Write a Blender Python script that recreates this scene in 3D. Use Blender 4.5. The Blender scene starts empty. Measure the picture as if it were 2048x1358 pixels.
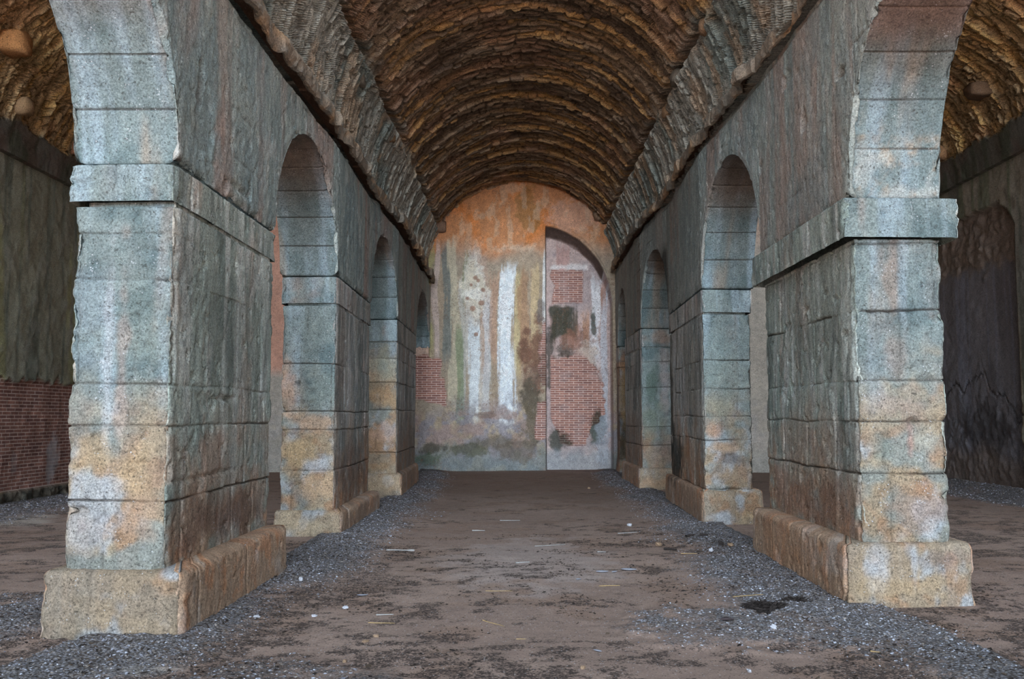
import bpy, math, random
import numpy as np

random.seed(7)
C = bpy.context.scene.collection
scn = bpy.context.scene

# ------------------------------------------------------------------ camera, sky, exposure
FPX = 1900.0
CAM_Z = 1.6
cam_d = bpy.data.cameras.new('camera')
cam_d.sensor_fit = 'HORIZONTAL'
cam_d.sensor_width = 36.0
cam_d.lens = FPX * 36.0 / 2048.0
cam_d.clip_end = 300
cam = bpy.data.objects.new('camera', cam_d)
C.objects.link(cam)
cam.location = (0, 0, CAM_Z)
cam.rotation_euler = (math.radians(90) + math.atan(151 / FPX), 0, math.atan(11 / FPX))
scn.camera = cam

# daylight: an even sky, added glow lobes from the open end that lift the deep nave, and a sun behind the building
SKY, GLOW_WIDE, GLOW_LOW, SUN = 0.05, 1.7, 46.0, 80.0
world = bpy.data.worlds.new('sky')
scn.world = world
world.use_nodes = True
wn = world.node_tree
wn.nodes.clear()
w_out = wn.nodes.new('ShaderNodeOutputWorld')
w_bg = wn.nodes.new('ShaderNodeBackground')
w_sky = wn.nodes.new('ShaderNodeTexSky')
w_sky.sky_type = 'NISHITA'
w_sky.sun_disc = False
w_sky.sun_elevation = math.radians(25)
w_sky.sun_rotation = 0.0
w_sky.dust_density = 3.0
w_tc = wn.nodes.new('ShaderNodeTexCoord')


def vmath(op, a, b):
    n = wn.nodes.new('ShaderNodeVectorMath')
    n.operation = op
    for k, v in enumerate((a, b)):
        idx = 3 if (op == 'SCALE' and k == 1) else k
        if isinstance(v, bpy.types.NodeSocket):
            wn.links.new(v, n.inputs[idx])
        else:
            n.inputs[idx].default_value = v
    return n.outputs['Value'] if op == 'DOT_PRODUCT' else n.outputs['Vector']


def smath(op, a, b):
    n = wn.nodes.new('ShaderNodeMath')
    n.operation = op
    wn.links.new(a, n.inputs[0])
    n.inputs[1].default_value = b
    return n.outputs['Value']


def glow_lobe(elev, power, colour):
    e = math.radians(elev)
    d = smath('POWER', smath('MAXIMUM', vmath('DOT_PRODUCT', w_tc.outputs['Generated'], (0, -math.cos(e), math.sin(e))), 0.0), power)
    return vmath('SCALE', colour, d)


sky_col = vmath('ADD', vmath('SCALE', w_sky.outputs['Color'], 0.08 * SKY), (0.36 * SKY, 0.39 * SKY, 0.42 * SKY))
glow_sum = vmath('ADD', glow_lobe(30, 5.0, tuple(GLOW_WIDE * c for c in (0.84, 0.98, 1.12))), glow_lobe(2.0, 200.0, tuple(GLOW_LOW * c for c in (0.86, 0.98, 1.10))))
wn.links.new(vmath('ADD', sky_col, glow_sum), w_bg.inputs['Color'])
wn.links.new(w_bg.outputs['Background'], w_out.inputs['Surface'])
sun_d = bpy.data.lights.new('sun', 'SUN')
sun_d.energy = SUN
sun_d.angle = math.radians(2)
sun_d.color = (1.0, 0.95, 0.88)
sun = bpy.data.objects.new('sun', sun_d)
C.objects.link(sun)
sun.rotation_euler = (math.radians(-65), 0, 0)      # over the building from behind: lights the ground outside, not the inside
scn.cycles.max_bounces = 16
scn.cycles.diffuse_bounces = 10

scn.view_settings.view_transform = 'Standard'
scn.view_settings.look = 'None'
scn.view_settings.gamma = 1.0
scn.view_settings.exposure = 1.36

# ------------------------------------------------------------------ numpy noise
_rs = np.random.RandomState(11)
_P = _rs.permutation(4096)
_T = _rs.rand(4096)
_M = 4095


def hash3(i, j, k=0, seed=0):
    i = np.asarray(i).astype(np.int64)
    j = np.asarray(j).astype(np.int64)
    k = np.asarray(k).astype(np.int64)
    return _T[_P[(_P[(_P[(i + seed * 131) & _M] + j) & _M] + k) & _M]]


def vn(x, y, z=0.0, seed=0):
    x, y, z = np.broadcast_arrays(np.asarray(x, float), np.asarray(y, float), np.asarray(z, float))
    ix, iy, iz = np.floor(x), np.floor(y), np.floor(z)
    fx, fy, fz = x - ix, y - iy, z - iz
    fx = fx * fx * (3 - 2 * fx)
    fy = fy * fy * (3 - 2 * fy)
    fz = fz * fz * (3 - 2 * fz)
    ix, iy, iz = ix.astype(np.int64), iy.astype(np.int64), iz.astype(np.int64)
    r = 0
    for a in (0, 1):
        wa = fx if a else 1 - fx
        pa = _P[(ix + a + seed * 131) & _M]
        for b in (0, 1):
            wb = wa * (fy if b else 1 - fy)
            pb = _P[(pa + iy + b) & _M]
            r = r + wb * (_T[_P[(pb + iz) & _M]] * (1 - fz) + _T[_P[(pb + iz + 1) & _M]] * fz)
    return r                                                 # 0..1


def fbm(x, y, z=0.0, octv=4, seed=0, gain=0.5):
    a, s, t = 1.0, 0.0, 0.0
    x, y, z = np.asarray(x, float), np.asarray(y, float), np.asarray(z, float)
    for o in range(octv):
        s = s + a * vn(x, y, z, seed + o * 7)
        t += a
        a *= gain
        x, y, z = x * 2.03 + 5.2, y * 2.03 + 1.7, z * 2.03 + 3.1
    return s / t


def sm(a, b, x):
    t = np.clip((x - a) / (b - a), 0, 1)      # also falls when b < a
    return t * t * (3 - 2 * t)


def lin(c):
    c = np.asarray(c, float) / 255.0
    return np.where(c <= 0.04045, c / 12.92, ((c + 0.055) / 1.055) ** 2.4)


def mix(col, c, m):
    """col (n,3) towards the sRGB colour c by mask m"""
    m = np.clip(m, 0, 1)[:, None]
    return col * (1 - m) + lin(c)[None, :] * m


# ------------------------------------------------------------------ objects
def tag(o, label=None, cat=None, group=None, kind=None):
    if label: o['label'] = label
    if cat: o['category'] = cat
    if group: o['group'] = group
    if kind: o['kind'] = kind
    return o


def empty(name, loc):
    o = bpy.data.objects.new(name, None)
    o.empty_display_size = 0.2
    C.objects.link(o)
    o.location = loc
    return o


def mesh_obj(name, V, Fc, mat, parent=None, col=None, msk=None, uv=None, smooth=True):
    me = bpy.data.meshes.new(name)
    V = np.asarray(V, np.float32)
    if isinstance(Fc, np.ndarray):
        nf, k = Fc.shape
        me.vertices.add(len(V))
        me.vertices.foreach_set('co', V.ravel())
        me.loops.add(nf * k)
        me.loops.foreach_set('vertex_index', Fc.astype(np.int32).ravel())
        me.polygons.add(nf)
        me.polygons.foreach_set('loop_start', np.arange(0, nf * k, k, dtype=np.int32))
        me.update(calc_edges=True)
    else:
        me.from_pydata([tuple(map(float, v)) for v in V], [], Fc)
        me.update()
    me.polygons.foreach_set('use_smooth', np.full(len(me.polygons), smooth))
    if col is not None:
        a = me.color_attributes.new('Col', 'FLOAT_COLOR', 'POINT')
        a.data.foreach_set('color', np.c_[col, np.ones(len(col))].astype(np.float32).ravel())
    if msk is not None:
        a = me.color_attributes.new('Msk', 'FLOAT_COLOR', 'POINT')
        a.data.foreach_set('color', np.c_[msk, np.ones(len(msk))].astype(np.float32).ravel())
    if uv is not None:
        l = me.uv_layers.new(name='UVMap')
        vi = np.empty(len(me.loops), np.int32)
        me.loops.foreach_get('vertex_index', vi)
        l.data.foreach_set('uv', np.asarray(uv, np.float32)[vi].ravel())
    me.materials.append(mat)
    o = bpy.data.objects.new(name, me)
    C.objects.link(o)
    if parent is not None:
        o.parent = parent
        loc = np.array(parent.location)
        V2 = V - loc[None, :]
        me.vertices.foreach_set('co', V2.astype(np.float32).ravel())
        me.update()
    return o


def grid_faces(nu, nv, closed_u=False):
    """vertices index i*nv+j; i over u"""
    iu = np.arange(nu if closed_u else nu - 1)
    jv = np.arange(nv - 1)
    I, J = np.meshgrid(iu, jv, indexing='ij')
    I2 = (I + 1) % nu
    return np.stack([I * nv + J, I2 * nv + J, I2 * nv + J + 1, I * nv + J + 1], -1).reshape(-1, 4)


def grid_normals(P):
    du = np.gradient(P, axis=0)
    dv = np.gradient(P, axis=1)
    n = np.cross(du, dv)
    n /= np.linalg.norm(n, axis=2, keepdims=True) + 1e-9
    return n


# ------------------------------------------------------------------ materials
def nd(nt, typ, **kw):
    n = nt.nodes.new(typ)
    for k, v in kw.items():
        if k in n.inputs.keys() if isinstance(k, str) else False:
            n.inputs[k].default_value = v
        else:
            setattr(n, k, v)
    return n


def mixn(nt, fac, a, b, blend='MIX'):
    m = nt.nodes.new('ShaderNodeMix')
    m.data_type = 'RGBA'
    m.blend_type = blend
    for sock, v in (('Factor', fac), ('A', a), ('B', b)):
        if isinstance(v, bpy.types.NodeSocket):
            nt.links.new(v, m.inputs[sock])
        else:
            m.inputs[sock].default_value = v if sock == 'Factor' else (*v, 1)
    return m.outputs['Result']


def ramp(nt, src, p0, p1, c0=(0, 0, 0), c1=(1, 1, 1)):
    r = nt.nodes.new('ShaderNodeValToRGB')
    r.color_ramp.elements[0].position = p0
    r.color_ramp.elements[1].position = p1
    r.color_ramp.elements[0].color = (*c0, 1)
    r.color_ramp.elements[1].color = (*c1, 1)
    nt.links.new(src, r.inputs['Fac'])
    return r.outputs['Color']


def math_n(nt, op, a, b=0.0):
    m = nt.nodes.new('ShaderNodeMath')
    m.operation = op
    for i, v in enumerate((a, b)):
        if isinstance(v, bpy.types.NodeSocket):
            nt.links.new(v, m.inputs[i])
        else:
            m.inputs[i].default_value = v
    return m.outputs['Value']


def new_mat(name):
    m = bpy.data.materials.new(name)
    m.use_nodes = True
    nt = m.node_tree
    nt.nodes.clear()
    out = nt.nodes.new('ShaderNodeOutputMaterial')
    b = nt.nodes.new('ShaderNodeBsdfPrincipled')
    b.inputs['Roughness'].default_value = 0.9
    b.inputs['Specular IOR Level'].default_value = 0.25
    nt.links.new(b.outputs['BSDF'], out.inputs['Surface'])
    return m, nt, b


def tex_noise(nt, vec, scale, detail=4.0, rough=0.6):
    n = nt.nodes.new('ShaderNodeTexNoise')
    n.inputs['Scale'].default_value = scale
    n.inputs['Detail'].default_value = detail
    n.inputs['Roughness'].default_value = rough
    nt.links.new(vec, n.inputs['Vector'])
    return n.outputs['Fac']


def attr(nt, name):
    a = nt.nodes.new('ShaderNodeAttribute')
    a.attribute_name = name
    return a


def stone_material(name, grain=1.0, bump=1.0, speck=0.5, brick=False, streak=True):
    """weathered masonry: base colour from the 'Col' attribute, grain, pits and salt specks from nodes, optional brick courses"""
    m, nt, b = new_mat(name)
    geo = nt.nodes.new('ShaderNodeNewGeometry')
    pos = geo.outputs['Position']
    col = attr(nt, 'Col').outputs['Color']
    nf = tex_noise(nt, pos, 62, 8, 0.85)
    nm = tex_noise(nt, pos, 9, 6, 0.7)
    g = 0.72 * grain
    c = mixn(nt, 1.0, col, ramp(nt, nf, 0.34, 0.66, (1 - g,) * 3, (1 + g * 0.9,) * 3), 'MULTIPLY')
    # pores
    npo = tex_noise(nt, pos, 38, 4, 0.7)
    pores = ramp(nt, npo, 0.33, 0.42, (1, 1, 1), (0, 0, 0))
    c = mixn(nt, math_n(nt, 'MULTIPLY', pores, 0.68), c, (0.05, 0.042, 0.036))
    c = mixn(nt, 1.0, c, ramp(nt, nm, 0.3, 0.7, (0.80, 0.80, 0.82), (1.18, 1.17, 1.15)), 'MULTIPLY')
    if streak:
        mp = nt.nodes.new('ShaderNodeMapping')
        mp.inputs['Scale'].default_value = (12, 12, 2.2)
        nt.links.new(pos, mp.inputs['Vector'])
        ns = tex_noise(nt, mp.outputs['Vector'], 1.0, 5, 0.65)
        c = mixn(nt, 1.0, c, ramp(nt, ns, 0.3, 0.7, (0.88, 0.89, 0.88), (1.10, 1.09, 1.09)), 'MULTIPLY')
    # pits
    v = nt.nodes.new('ShaderNodeTexVoronoi')
    v.inputs['Scale'].default_value = 52
    v.inputs['Randomness'].default_value = 1
    nt.links.new(pos, v.inputs['Vector'])
    pitm = math_n(nt, 'MULTIPLY', ramp(nt, v.outputs['Distance'], 0.12, 0.26, (1, 1, 1), (0, 0, 0)),
                  ramp(nt, tex_noise(nt, pos, 11, 4, 0.7), 0.54, 0.62))
    c = mixn(nt, math_n(nt, 'MULTIPLY', pitm, 0.65), c, (0.028, 0.022, 0.018))
    # white salt specks
    v2 = nt.nodes.new('ShaderNodeTexVoronoi')
    v2.inputs['Scale'].default_value = 42
    nt.links.new(pos, v2.inputs['Vector'])
    sp = math_n(nt, 'MULTIPLY', ramp(nt, v2.outputs['Distance'], 0.16, 0.30, (1, 1, 1), (0, 0, 0)),
                ramp(nt, tex_noise(nt, pos, 7, 5, 0.75), 0.54, 0.62))
    c = mixn(nt, math_n(nt, 'MULTIPLY', sp, speck), c, (0.62, 0.64, 0.68))
    h = math_n(nt, 'ADD', math_n(nt, 'MULTIPLY', nf, 0.5), math_n(nt, 'MULTIPLY', nm, 0.9))
    h = math_n(nt, 'SUBTRACT', h, math_n(nt, 'MULTIPLY', pitm, 0.45))
    h = math_n(nt, 'SUBTRACT', h, math_n(nt, 'MULTIPLY', pores, 0.25))
    if brick:
        msk = attr(nt, 'Msk')
        sep = nt.nodes.new('ShaderNodeSeparateColor')
        nt.links.new(msk.outputs['Color'], sep.inputs['Color'])
        uvn = nt.nodes.new('ShaderNodeUVMap')
        uvn.uv_map = 'UVMap'
        bt = nt.nodes.new('ShaderNodeTexBrick')
        bt.inputs['Scale'].default_value = 1.0
        bt.inputs['Brick Width'].default_value = 0.27
        bt.inputs['Row Height'].default_value = 0.064
        bt.inputs['Mortar Size'].default_value = 0.009
        bt.inputs['Mortar Smooth'].default_value = 0.3
        bt.inputs['Bias'].default_value = -0.1
        bt.inputs['Color1'].default_value = (*lin((146, 104, 92)), 1)
        bt.inputs['Color2'].default_value = (*lin((116, 82, 76)), 1)
        bt.inputs['Mortar'].default_value = (*lin((192, 170, 160)), 1)
        nt.links.new(uvn.outputs['UV'], bt.inputs['Vector'])
        bc = mixn(nt, 1.0, bt.outputs['Color'], ramp(nt, nm, 0.3, 0.7, (1.0, 1.0, 1.02), (1.65, 1.63, 1.6)), 'MULTIPLY')
        bc = mixn(nt, sep.outputs['Green'], bc, mixn(nt, 1.0, bc, (0.25, 0.30, 0.27), 'MULTIPLY'))
        bc = mixn(nt, sep.outputs['Blue'], bc, (0.5, 0.5, 0.52))
        c = mixn(nt, sep.outputs['Red'], c, bc)
        h = math_n(nt, 'SUBTRACT', h, math_n(nt, 'MULTIPLY', math_n(nt, 'MULTIPLY', bt.outputs['Fac'], sep.outputs['Red']), 0.6))
    nt.links.new(c, b.inputs['Base Color'])
    bp = nt.nodes.new('ShaderNodeBump')
    bp.inputs['Strength'].default_value = min(1.0, 0.75 * bump)
    bp.inputs['Distance'].default_value = 0.03
    nt.links.new(h, bp.inputs['Height'])
    nt.links.new(bp.outputs['Normal'], b.inputs['Normal'])
    return m


M_ASHLAR = stone_material('weathered_ashlar', 1.0, 1.0, 0.7)
M_PLASTER = stone_material('stained_plaster', 0.95, 0.8, 0.4, brick=True, streak=False)
M_RUBBLE = stone_material('rubble_masonry', 1.1, 1.3, 0.25, streak=False)
M_TRIM = stone_material('cornice_stone', 1.0, 1.0, 0.3, streak=False)


def floor_material():
    m, nt, b = new_mat('packed_earth')
    geo = nt.nodes.new('ShaderNodeNewGeometry')
    pos = geo.outputs['Position']
    col = attr(nt, 'Col').outputs['Color']
    sep = nt.nodes.new('ShaderNodeSeparateColor')
    nt.links.new(attr(nt, 'Msk').outputs['Color'], sep.inputs['Color'])
    nf = tex_noise(nt, pos, 70, 5, 0.8)
    nm = tex_noise(nt, pos, 7, 6, 0.75)
    c = mixn(nt, 1.0, col, ramp(nt, nf, 0.3, 0.7, (0.72,) * 3, (1.26,) * 3), 'MULTIPLY')
    c = mixn(nt, 1.0, c, ramp(nt, nm, 0.3, 0.7, (0.82, 0.82, 0.84), (1.16, 1.15, 1.13)), 'MULTIPLY')
    # litter flecks where R is high
    f1 = tex_noise(nt, pos, 55, 3, 0.7)
    f2 = tex_noise(nt, pos, 16, 4, 0.7)
    ff = math_n(nt, 'ADD', math_n(nt, 'MULTIPLY', f1, 0.62), math_n(nt, 'MULTIPLY', f2, 0.38))
    thr = math_n(nt, 'ADD', ff, math_n(nt, 'MULTIPLY', math_n(nt, 'SUBTRACT', sep.outputs['Red'], 0.5), 0.42))
    c = mixn(nt, ramp(nt, thr, 0.56, 0.64), c, tuple(lin((74, 64, 60))))
    # tiny pale and dark grit everywhere
    vg = nt.nodes.new('ShaderNodeTexVoronoi')
    vg.inputs['Scale'].default_value = 60
    nt.links.new(pos, vg.inputs['Vector'])
    sg = nt.nodes.new('ShaderNodeSeparateColor')
    nt.links.new(vg.outputs['Color'], sg.inputs['Color'])
    dot = ramp(nt, vg.outputs['Distance'], 0.22, 0.40, (1, 1, 1), (0, 0, 0))
    c = mixn(nt, math_n(nt, 'MULTIPLY', dot, ramp(nt, sg.outputs['Red'], 0.90, 0.93)), c, tuple(lin((186, 184, 188))))
    c = mixn(nt, math_n(nt, 'MULTIPLY', dot, ramp(nt, sg.outputs['Green'], 0.80, 0.84)), c, tuple(lin((66, 57, 53))))
    # gravel cells where G is high
    v = nt.nodes.new('ShaderNodeTexVoronoi')
    v.inputs['Scale'].default_value = 52
    nt.links.new(pos, v.inputs['Vector'])
    sc = nt.nodes.new('ShaderNodeSeparateColor')
    nt.links.new(v.outputs['Color'], sc.inputs['Color'])
    gc = nt.nodes.new('ShaderNodeValToRGB')
    e = gc.color_ramp.elements
    e[0].position, e[0].color = 0.0, (*lin((96, 93, 94)), 1)
    e[1].position, e[1].color = 1.0, (*lin((176, 180, 192)), 1)
    for p, cc in ((0.35, (122, 120, 122)), (0.65, (142, 143, 152)), (0.88, (154, 147, 142))):
        n_ = gc.color_ramp.elements.new(p)
        n_.color = (*lin(cc), 1)
    nt.links.new(sc.outputs['Red'], gc.inputs['Fac'])
    gcol = mixn(nt, ramp(nt, v.outputs['Distance'], 0.35, 0.75), gc.outputs['Color'], tuple(lin((76, 69, 66))))
    gm = math_n(nt, 'ADD', sep.outputs['Green'], math_n(nt, 'MULTIPLY', math_n(nt, 'SUBTRACT', f2, 0.5), 1.1))
    gmk = ramp(nt, gm, 0.30, 0.85)
    c = mixn(nt, gmk, c, gcol)
    # white droppings where B is high
    wm = math_n(nt, 'ADD', sep.outputs['Blue'], math_n(nt, 'MULTIPLY', math_n(nt, 'SUBTRACT', ff, 0.5), 2.2))
    c = mixn(nt, math_n(nt, 'MULTIPLY', ramp(nt, wm, 0.5, 0.75), 0.75), c, tuple(lin((190, 195, 208))))
    nt.links.new(c, b.inputs['Base Color'])
    h = math_n(nt, 'ADD', math_n(nt, 'MULTIPLY', nf, 0.35), math_n(nt, 'MULTIPLY', nm, 0.8))
    h = math_n(nt, 'SUBTRACT', h, math_n(nt, 'MULTIPLY', math_n(nt, 'MULTIPLY', v.outputs['Distance'], gmk), 0.9))
    bp = nt.nodes.new('ShaderNodeBump')
    bp.inputs['Strength'].default_value = 0.7
    bp.inputs['Distance'].default_value = 0.02
    nt.links.new(h, bp.inputs['Height'])
    nt.links.new(bp.outputs['Normal'], b.inputs['Normal'])
    return m


def simple_mat(name, rgb, rough=0.85, var=0.3, scale=40, attr_col=False):
    m, nt, b = new_mat(name)
    geo = nt.nodes.new('ShaderNodeNewGeometry')
    n = tex_noise(nt, geo.outputs['Position'], scale, 4, 0.7)
    src = attr(nt, 'Col').outputs['Color'] if attr_col else tuple(lin(rgb))
    c = mixn(nt, 1.0, src, ramp(nt, n, 0.3, 0.7, (1 - var,) * 3, (1 + var,) * 3), 'MULTIPLY')
    nt.links.new(c, b.inputs['Base Color'])
    b.inputs['Roughness'].default_value = rough
    bp = nt.nodes.new('ShaderNodeBump')
    bp.inputs['Strength'].default_value = 0.4
    bp.inputs['Distance'].default_value = 0.004
    nt.links.new(n, bp.inputs['Height'])
    nt.links.new(bp.outputs['Normal'], b.inputs['Normal'])
    return m


M_FLOOR = floor_material()
M_GRAVEL = simple_mat('gravel_stone', (120, 120, 125), 0.85, 0.25, 60, attr_col=True)
M_STRAW = simple_mat('dry_straw', (172, 146, 104), 0.7, 0.2, 90)
M_PALE = simple_mat('bleached_wood', (150, 148, 146), 0.8, 0.2, 60)
M_DARK = simple_mat('dark_twig', (48, 42, 40), 0.85, 0.3, 60)
M_TAN = simple_mat('tan_limestone', (146, 122, 100), 0.9, 0.25, 50)
M_WHITE = simple_mat('white_limestone', (176, 177, 184), 0.9, 0.15, 50)
M_LEAF = simple_mat('dry_leaf', (82, 72, 74), 0.7, 0.3, 60)
M_FEATHER = simple_mat('grey_feather', (158, 162, 174), 0.8, 0.2, 80)

# ------------------------------------------------------------------ measures of the place
IMP = 3.5                 # top of the imposts = springing of the arcade arches
Y_BACK = 26.85
V0, VA, VZ, VB = 0.12, 2.83, 5.5, 2.82     # nave vault: centre x, half width, springing, rise

# nave-side face of each arcade wall as (y, x)
LX = np.array([(-2, -2.56), (7.0, -2.555), (9.8, -2.53), (12.8, -2.44), (16.1, -2.49), (18.65, -2.36), (22.7, -2.42), (27.5, -2.48)])
RX = np.array([(-2, 2.90), (8.2, 2.90), (11.25, 2.90), (14.15, 2.75), (18.0, 2.86), (20.65, 2.69), (23.6, 2.70), (27.5, 2.80)])
LT = lambda y: -np.interp(y, LX[:, 0], -LX[:, 1])
RT = lambda y: np.interp(y, RX[:, 0], RX[:, 1])
# arches: (y0, y1, rise)
L_ARCH = [(4.1, 7.02, 1.42), (9.80, 12.80, 1.43), (16.1, 18.65, 1.37), (22.7, 26.75, 1.28)]
R_ARCH = [(5.3, 8.21, 1.62), (11.25, 14.15, 1.58), (18.0, 20.65, 1.46), (23.6, 26.15, 1.42)]


# ------------------------------------------------------------------ stone surface fields
def joints(s, z, zs, seed, w=0.012, wob=0.012, lens=(0.45, 0.95), s0=0.0):
    """0..1 joint strength and a block id for ashlar with bed joints at heights zs"""
    zw = z + ((vn(s * 1.7, z * 0.0, seed, seed) - 0.5) * wob * 2 + (vn(s * 9, z * 3, seed, seed + 1) - 0.5) * wob if wob else 0.0)
    zs = np.asarray(sorted(zs), float)
    d = np.min(np.abs(zw[..., None] - zs), axis=-1)
    course = np.searchsorted(zs, zw)
    bed = 1 - sm(w * 0.4, w * 1.6, d)
    gate = 0.25 + 0.75 * sm(0.35, 0.6, vn(s * 1.3, course * 3.3, seed + 0.5, seed + 2))
    bed = bed * gate
    L = lens[0] + (lens[1] - lens[0]) * hash3(course, seed, 3, 5)
    off = hash3(course, seed, 9, 6) * L
    t = (s + s0 + off + (vn(z * 7, s * 0.4, seed, 8) - 0.5) * 0.02) / L
    k = np.floor(t)
    dv = np.minimum(t - k, 1 - (t - k)) * L
    vert = (1 - sm(w * 0.4, w * 1.5, dv)) * (0.15 + 0.75 * sm(0.45, 0.6, hash3(course, np.round(t).astype(int), seed, 4)))
    return np.clip(np.maximum(bed, vert), 0, 1), bed, course, hash3(course, k, seed, 12), np.minimum(d, dv)


def pit_field(x, y, z, seed, scale=9.0, thr=0.63):
    n = fbm(x * scale, y * scale, z * scale, 3, seed)
    return sm(thr, thr + 0.14, n)


def pits_list(s, z, lst):
    """lst of (s, z, rs, rz, depth)"""
    d = np.zeros_like(s)
    for (a, b_, ra, rb, dep) in lst:
        n = (vn(s * 14, z * 14, a * 3.0, 31) - 0.5) * 0.9
        q = np.sqrt(((s - a) / ra) ** 2 + ((z - b_) / rb) ** 2) + n
        d = np.maximum(d, dep * (1 - sm(0.55, 1.05, q)))
    return d


# ------------------------------------------------------------------ pier parts (rounded rectangle tubes)
def tube(corners_b, corners_t, z0, z1, step, rad, fn, name, parent, mat, seed, round_top=0.0, cap_top=True, joints_z=()):
    """corners counter-clockwise; fn(face, s_on_face, s_len, x, y, z, nx, ny) -> displacement, colour"""
    nz = max(3, int(round((z1 - z0) / step)) + 1)
    zz = np.linspace(z0, z1, nz)
    zj = [k for k in joints_z if z0 + 0.02 < k < z1 - 0.02]
    if zj:
        zz = zz[np.min(np.abs(zz[:, None] - np.array(zj)[None]), axis=1) > 0.015]
        zz = np.sort(np.concatenate([zz] + [[k - 0.013, k - 0.005, k, k + 0.005, k + 0.013] for k in zj]))
    nz = len(zz)
    cb, ct = np.array(corners_b, float), np.array(corners_t, float)
    loops, face, sarr, slen, nrm, cdist = [], [], [], [], [], []
    nseg = []
    for i in range(4):
        L = np.linalg.norm(cb[(i + 1) % 4] - cb[i])
        nseg.append(max(6, int(round(L / step))))
    rows = []
    for z in zz:
        t = (z - z0) / (z1 - z0)
        c = cb * (1 - t) + ct * t
        pts = []
        for i in range(4):
            a, b_ = c[i], c[(i + 1) % 4]
            e = (b_ - a); L = np.linalg.norm(e); e = e / L
            n = np.array([e[1], -e[0]])
            ep = c[i] - c[i - 1]; ep = ep / np.linalg.norm(ep)
            npv = np.array([ep[1], -ep[0]])
            # corner arc
            cc = a + rad * (e - ep) * 1.0
            for k in range(3):
                th = (k + 0.5) / 3.0
                v = npv * (1 - th) + n * th
                v /= np.linalg.norm(v)
                cen = a - rad * npv - rad * n
                pts.append((*(cen + rad * v), *v, i, 0.0 if th > 0.5 else 0.0, L, 0.0))
            for k in range(nseg[i] + 1):
                s = rad + (L - 2 * rad) * k / nseg[i]
                p = a + e * s
                pts.append((p[0], p[1], n[0], n[1], i, s, L, min(s, L - s)))
        rows.append(pts)
    A = np.array(rows)                       # nz, np, 8
    A = np.transpose(A, (1, 0, 2))           # np, nz, 8
    n_p = A.shape[0]
    x, y, nx, ny, fc, s, L, cd = [A[..., k] for k in range(8)]
    z = np.broadcast_to(zz, x.shape).copy()
    disp, col = fn(fc, s, L, x, y, z, nx, ny, cd)
    X = x + nx * disp
    Y = y + ny * disp
    if round_top > 0:
        t = np.clip((z - (z1 - round_top)) / round_top, 0, 1)
        ins = round_top * (1 - np.sqrt(np.clip(1 - t * t, 0, 1))) * 0.8
        X -= nx * ins
        Y -= ny * ins
    if zj:
        # the beds wander a little
        amp = np.clip(np.minimum(z - z0, z1 - z) / 0.05, 0, 1)
        z = z + amp * ((vn(x * 1.5 + y * 1.5, z * 0.7, seed, 61) - 0.5) * 0.035 + (vn(x * 11 + y * 11, z * 1.5, seed, 62) - 0.5) * 0.010)
    V = np.stack([X, Y, z], -1).reshape(-1, 3)
    Fq = grid_faces(n_p, nz, closed_u=True)
    col = col.reshape(-1, 3)
    uv = np.stack([s + fc * 3.1, z], -1).reshape(-1, 2)
    if cap_top:
        # inner ring and centre for the upper bed
        top = np.arange(n_p) * nz + nz - 1
        cen = V[top].mean(0)
        ring = V[top] * 0.80 + cen * 0.20
        ring[:, 2] = z1 + 0.012
        cen[2] = z1 + 0.015
        base = len(V)
        V = np.vstack([V, ring, cen[None]])
        ccol = col[top].mean(0)
        col = np.vstack([col, col[top] * 0.9, ccol[None]])
        uv = np.vstack([uv, uv[top], uv[top[:1]]])
        i0 = np.arange(n_p); i1 = (i0 + 1) % n_p
        q = np.stack([top[i0], top[i1], base + i1, base + i0], -1)
        tri = np.stack([base + i0, base + i1, np.full(n_p, base + n_p), np.full(n_p, base + n_p)], -1)
        Fq = np.vstack([Fq, q])
        Fl = Fq.tolist() + [t_[:3] for t_ in tri.tolist()]
    else:
        Fl = Fq
    return mesh_obj(name, V, Fl, mat, parent, col, None, uv)


def flat(*arrs):
    return [np.asarray(a).ravel() for a in arrs]


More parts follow.
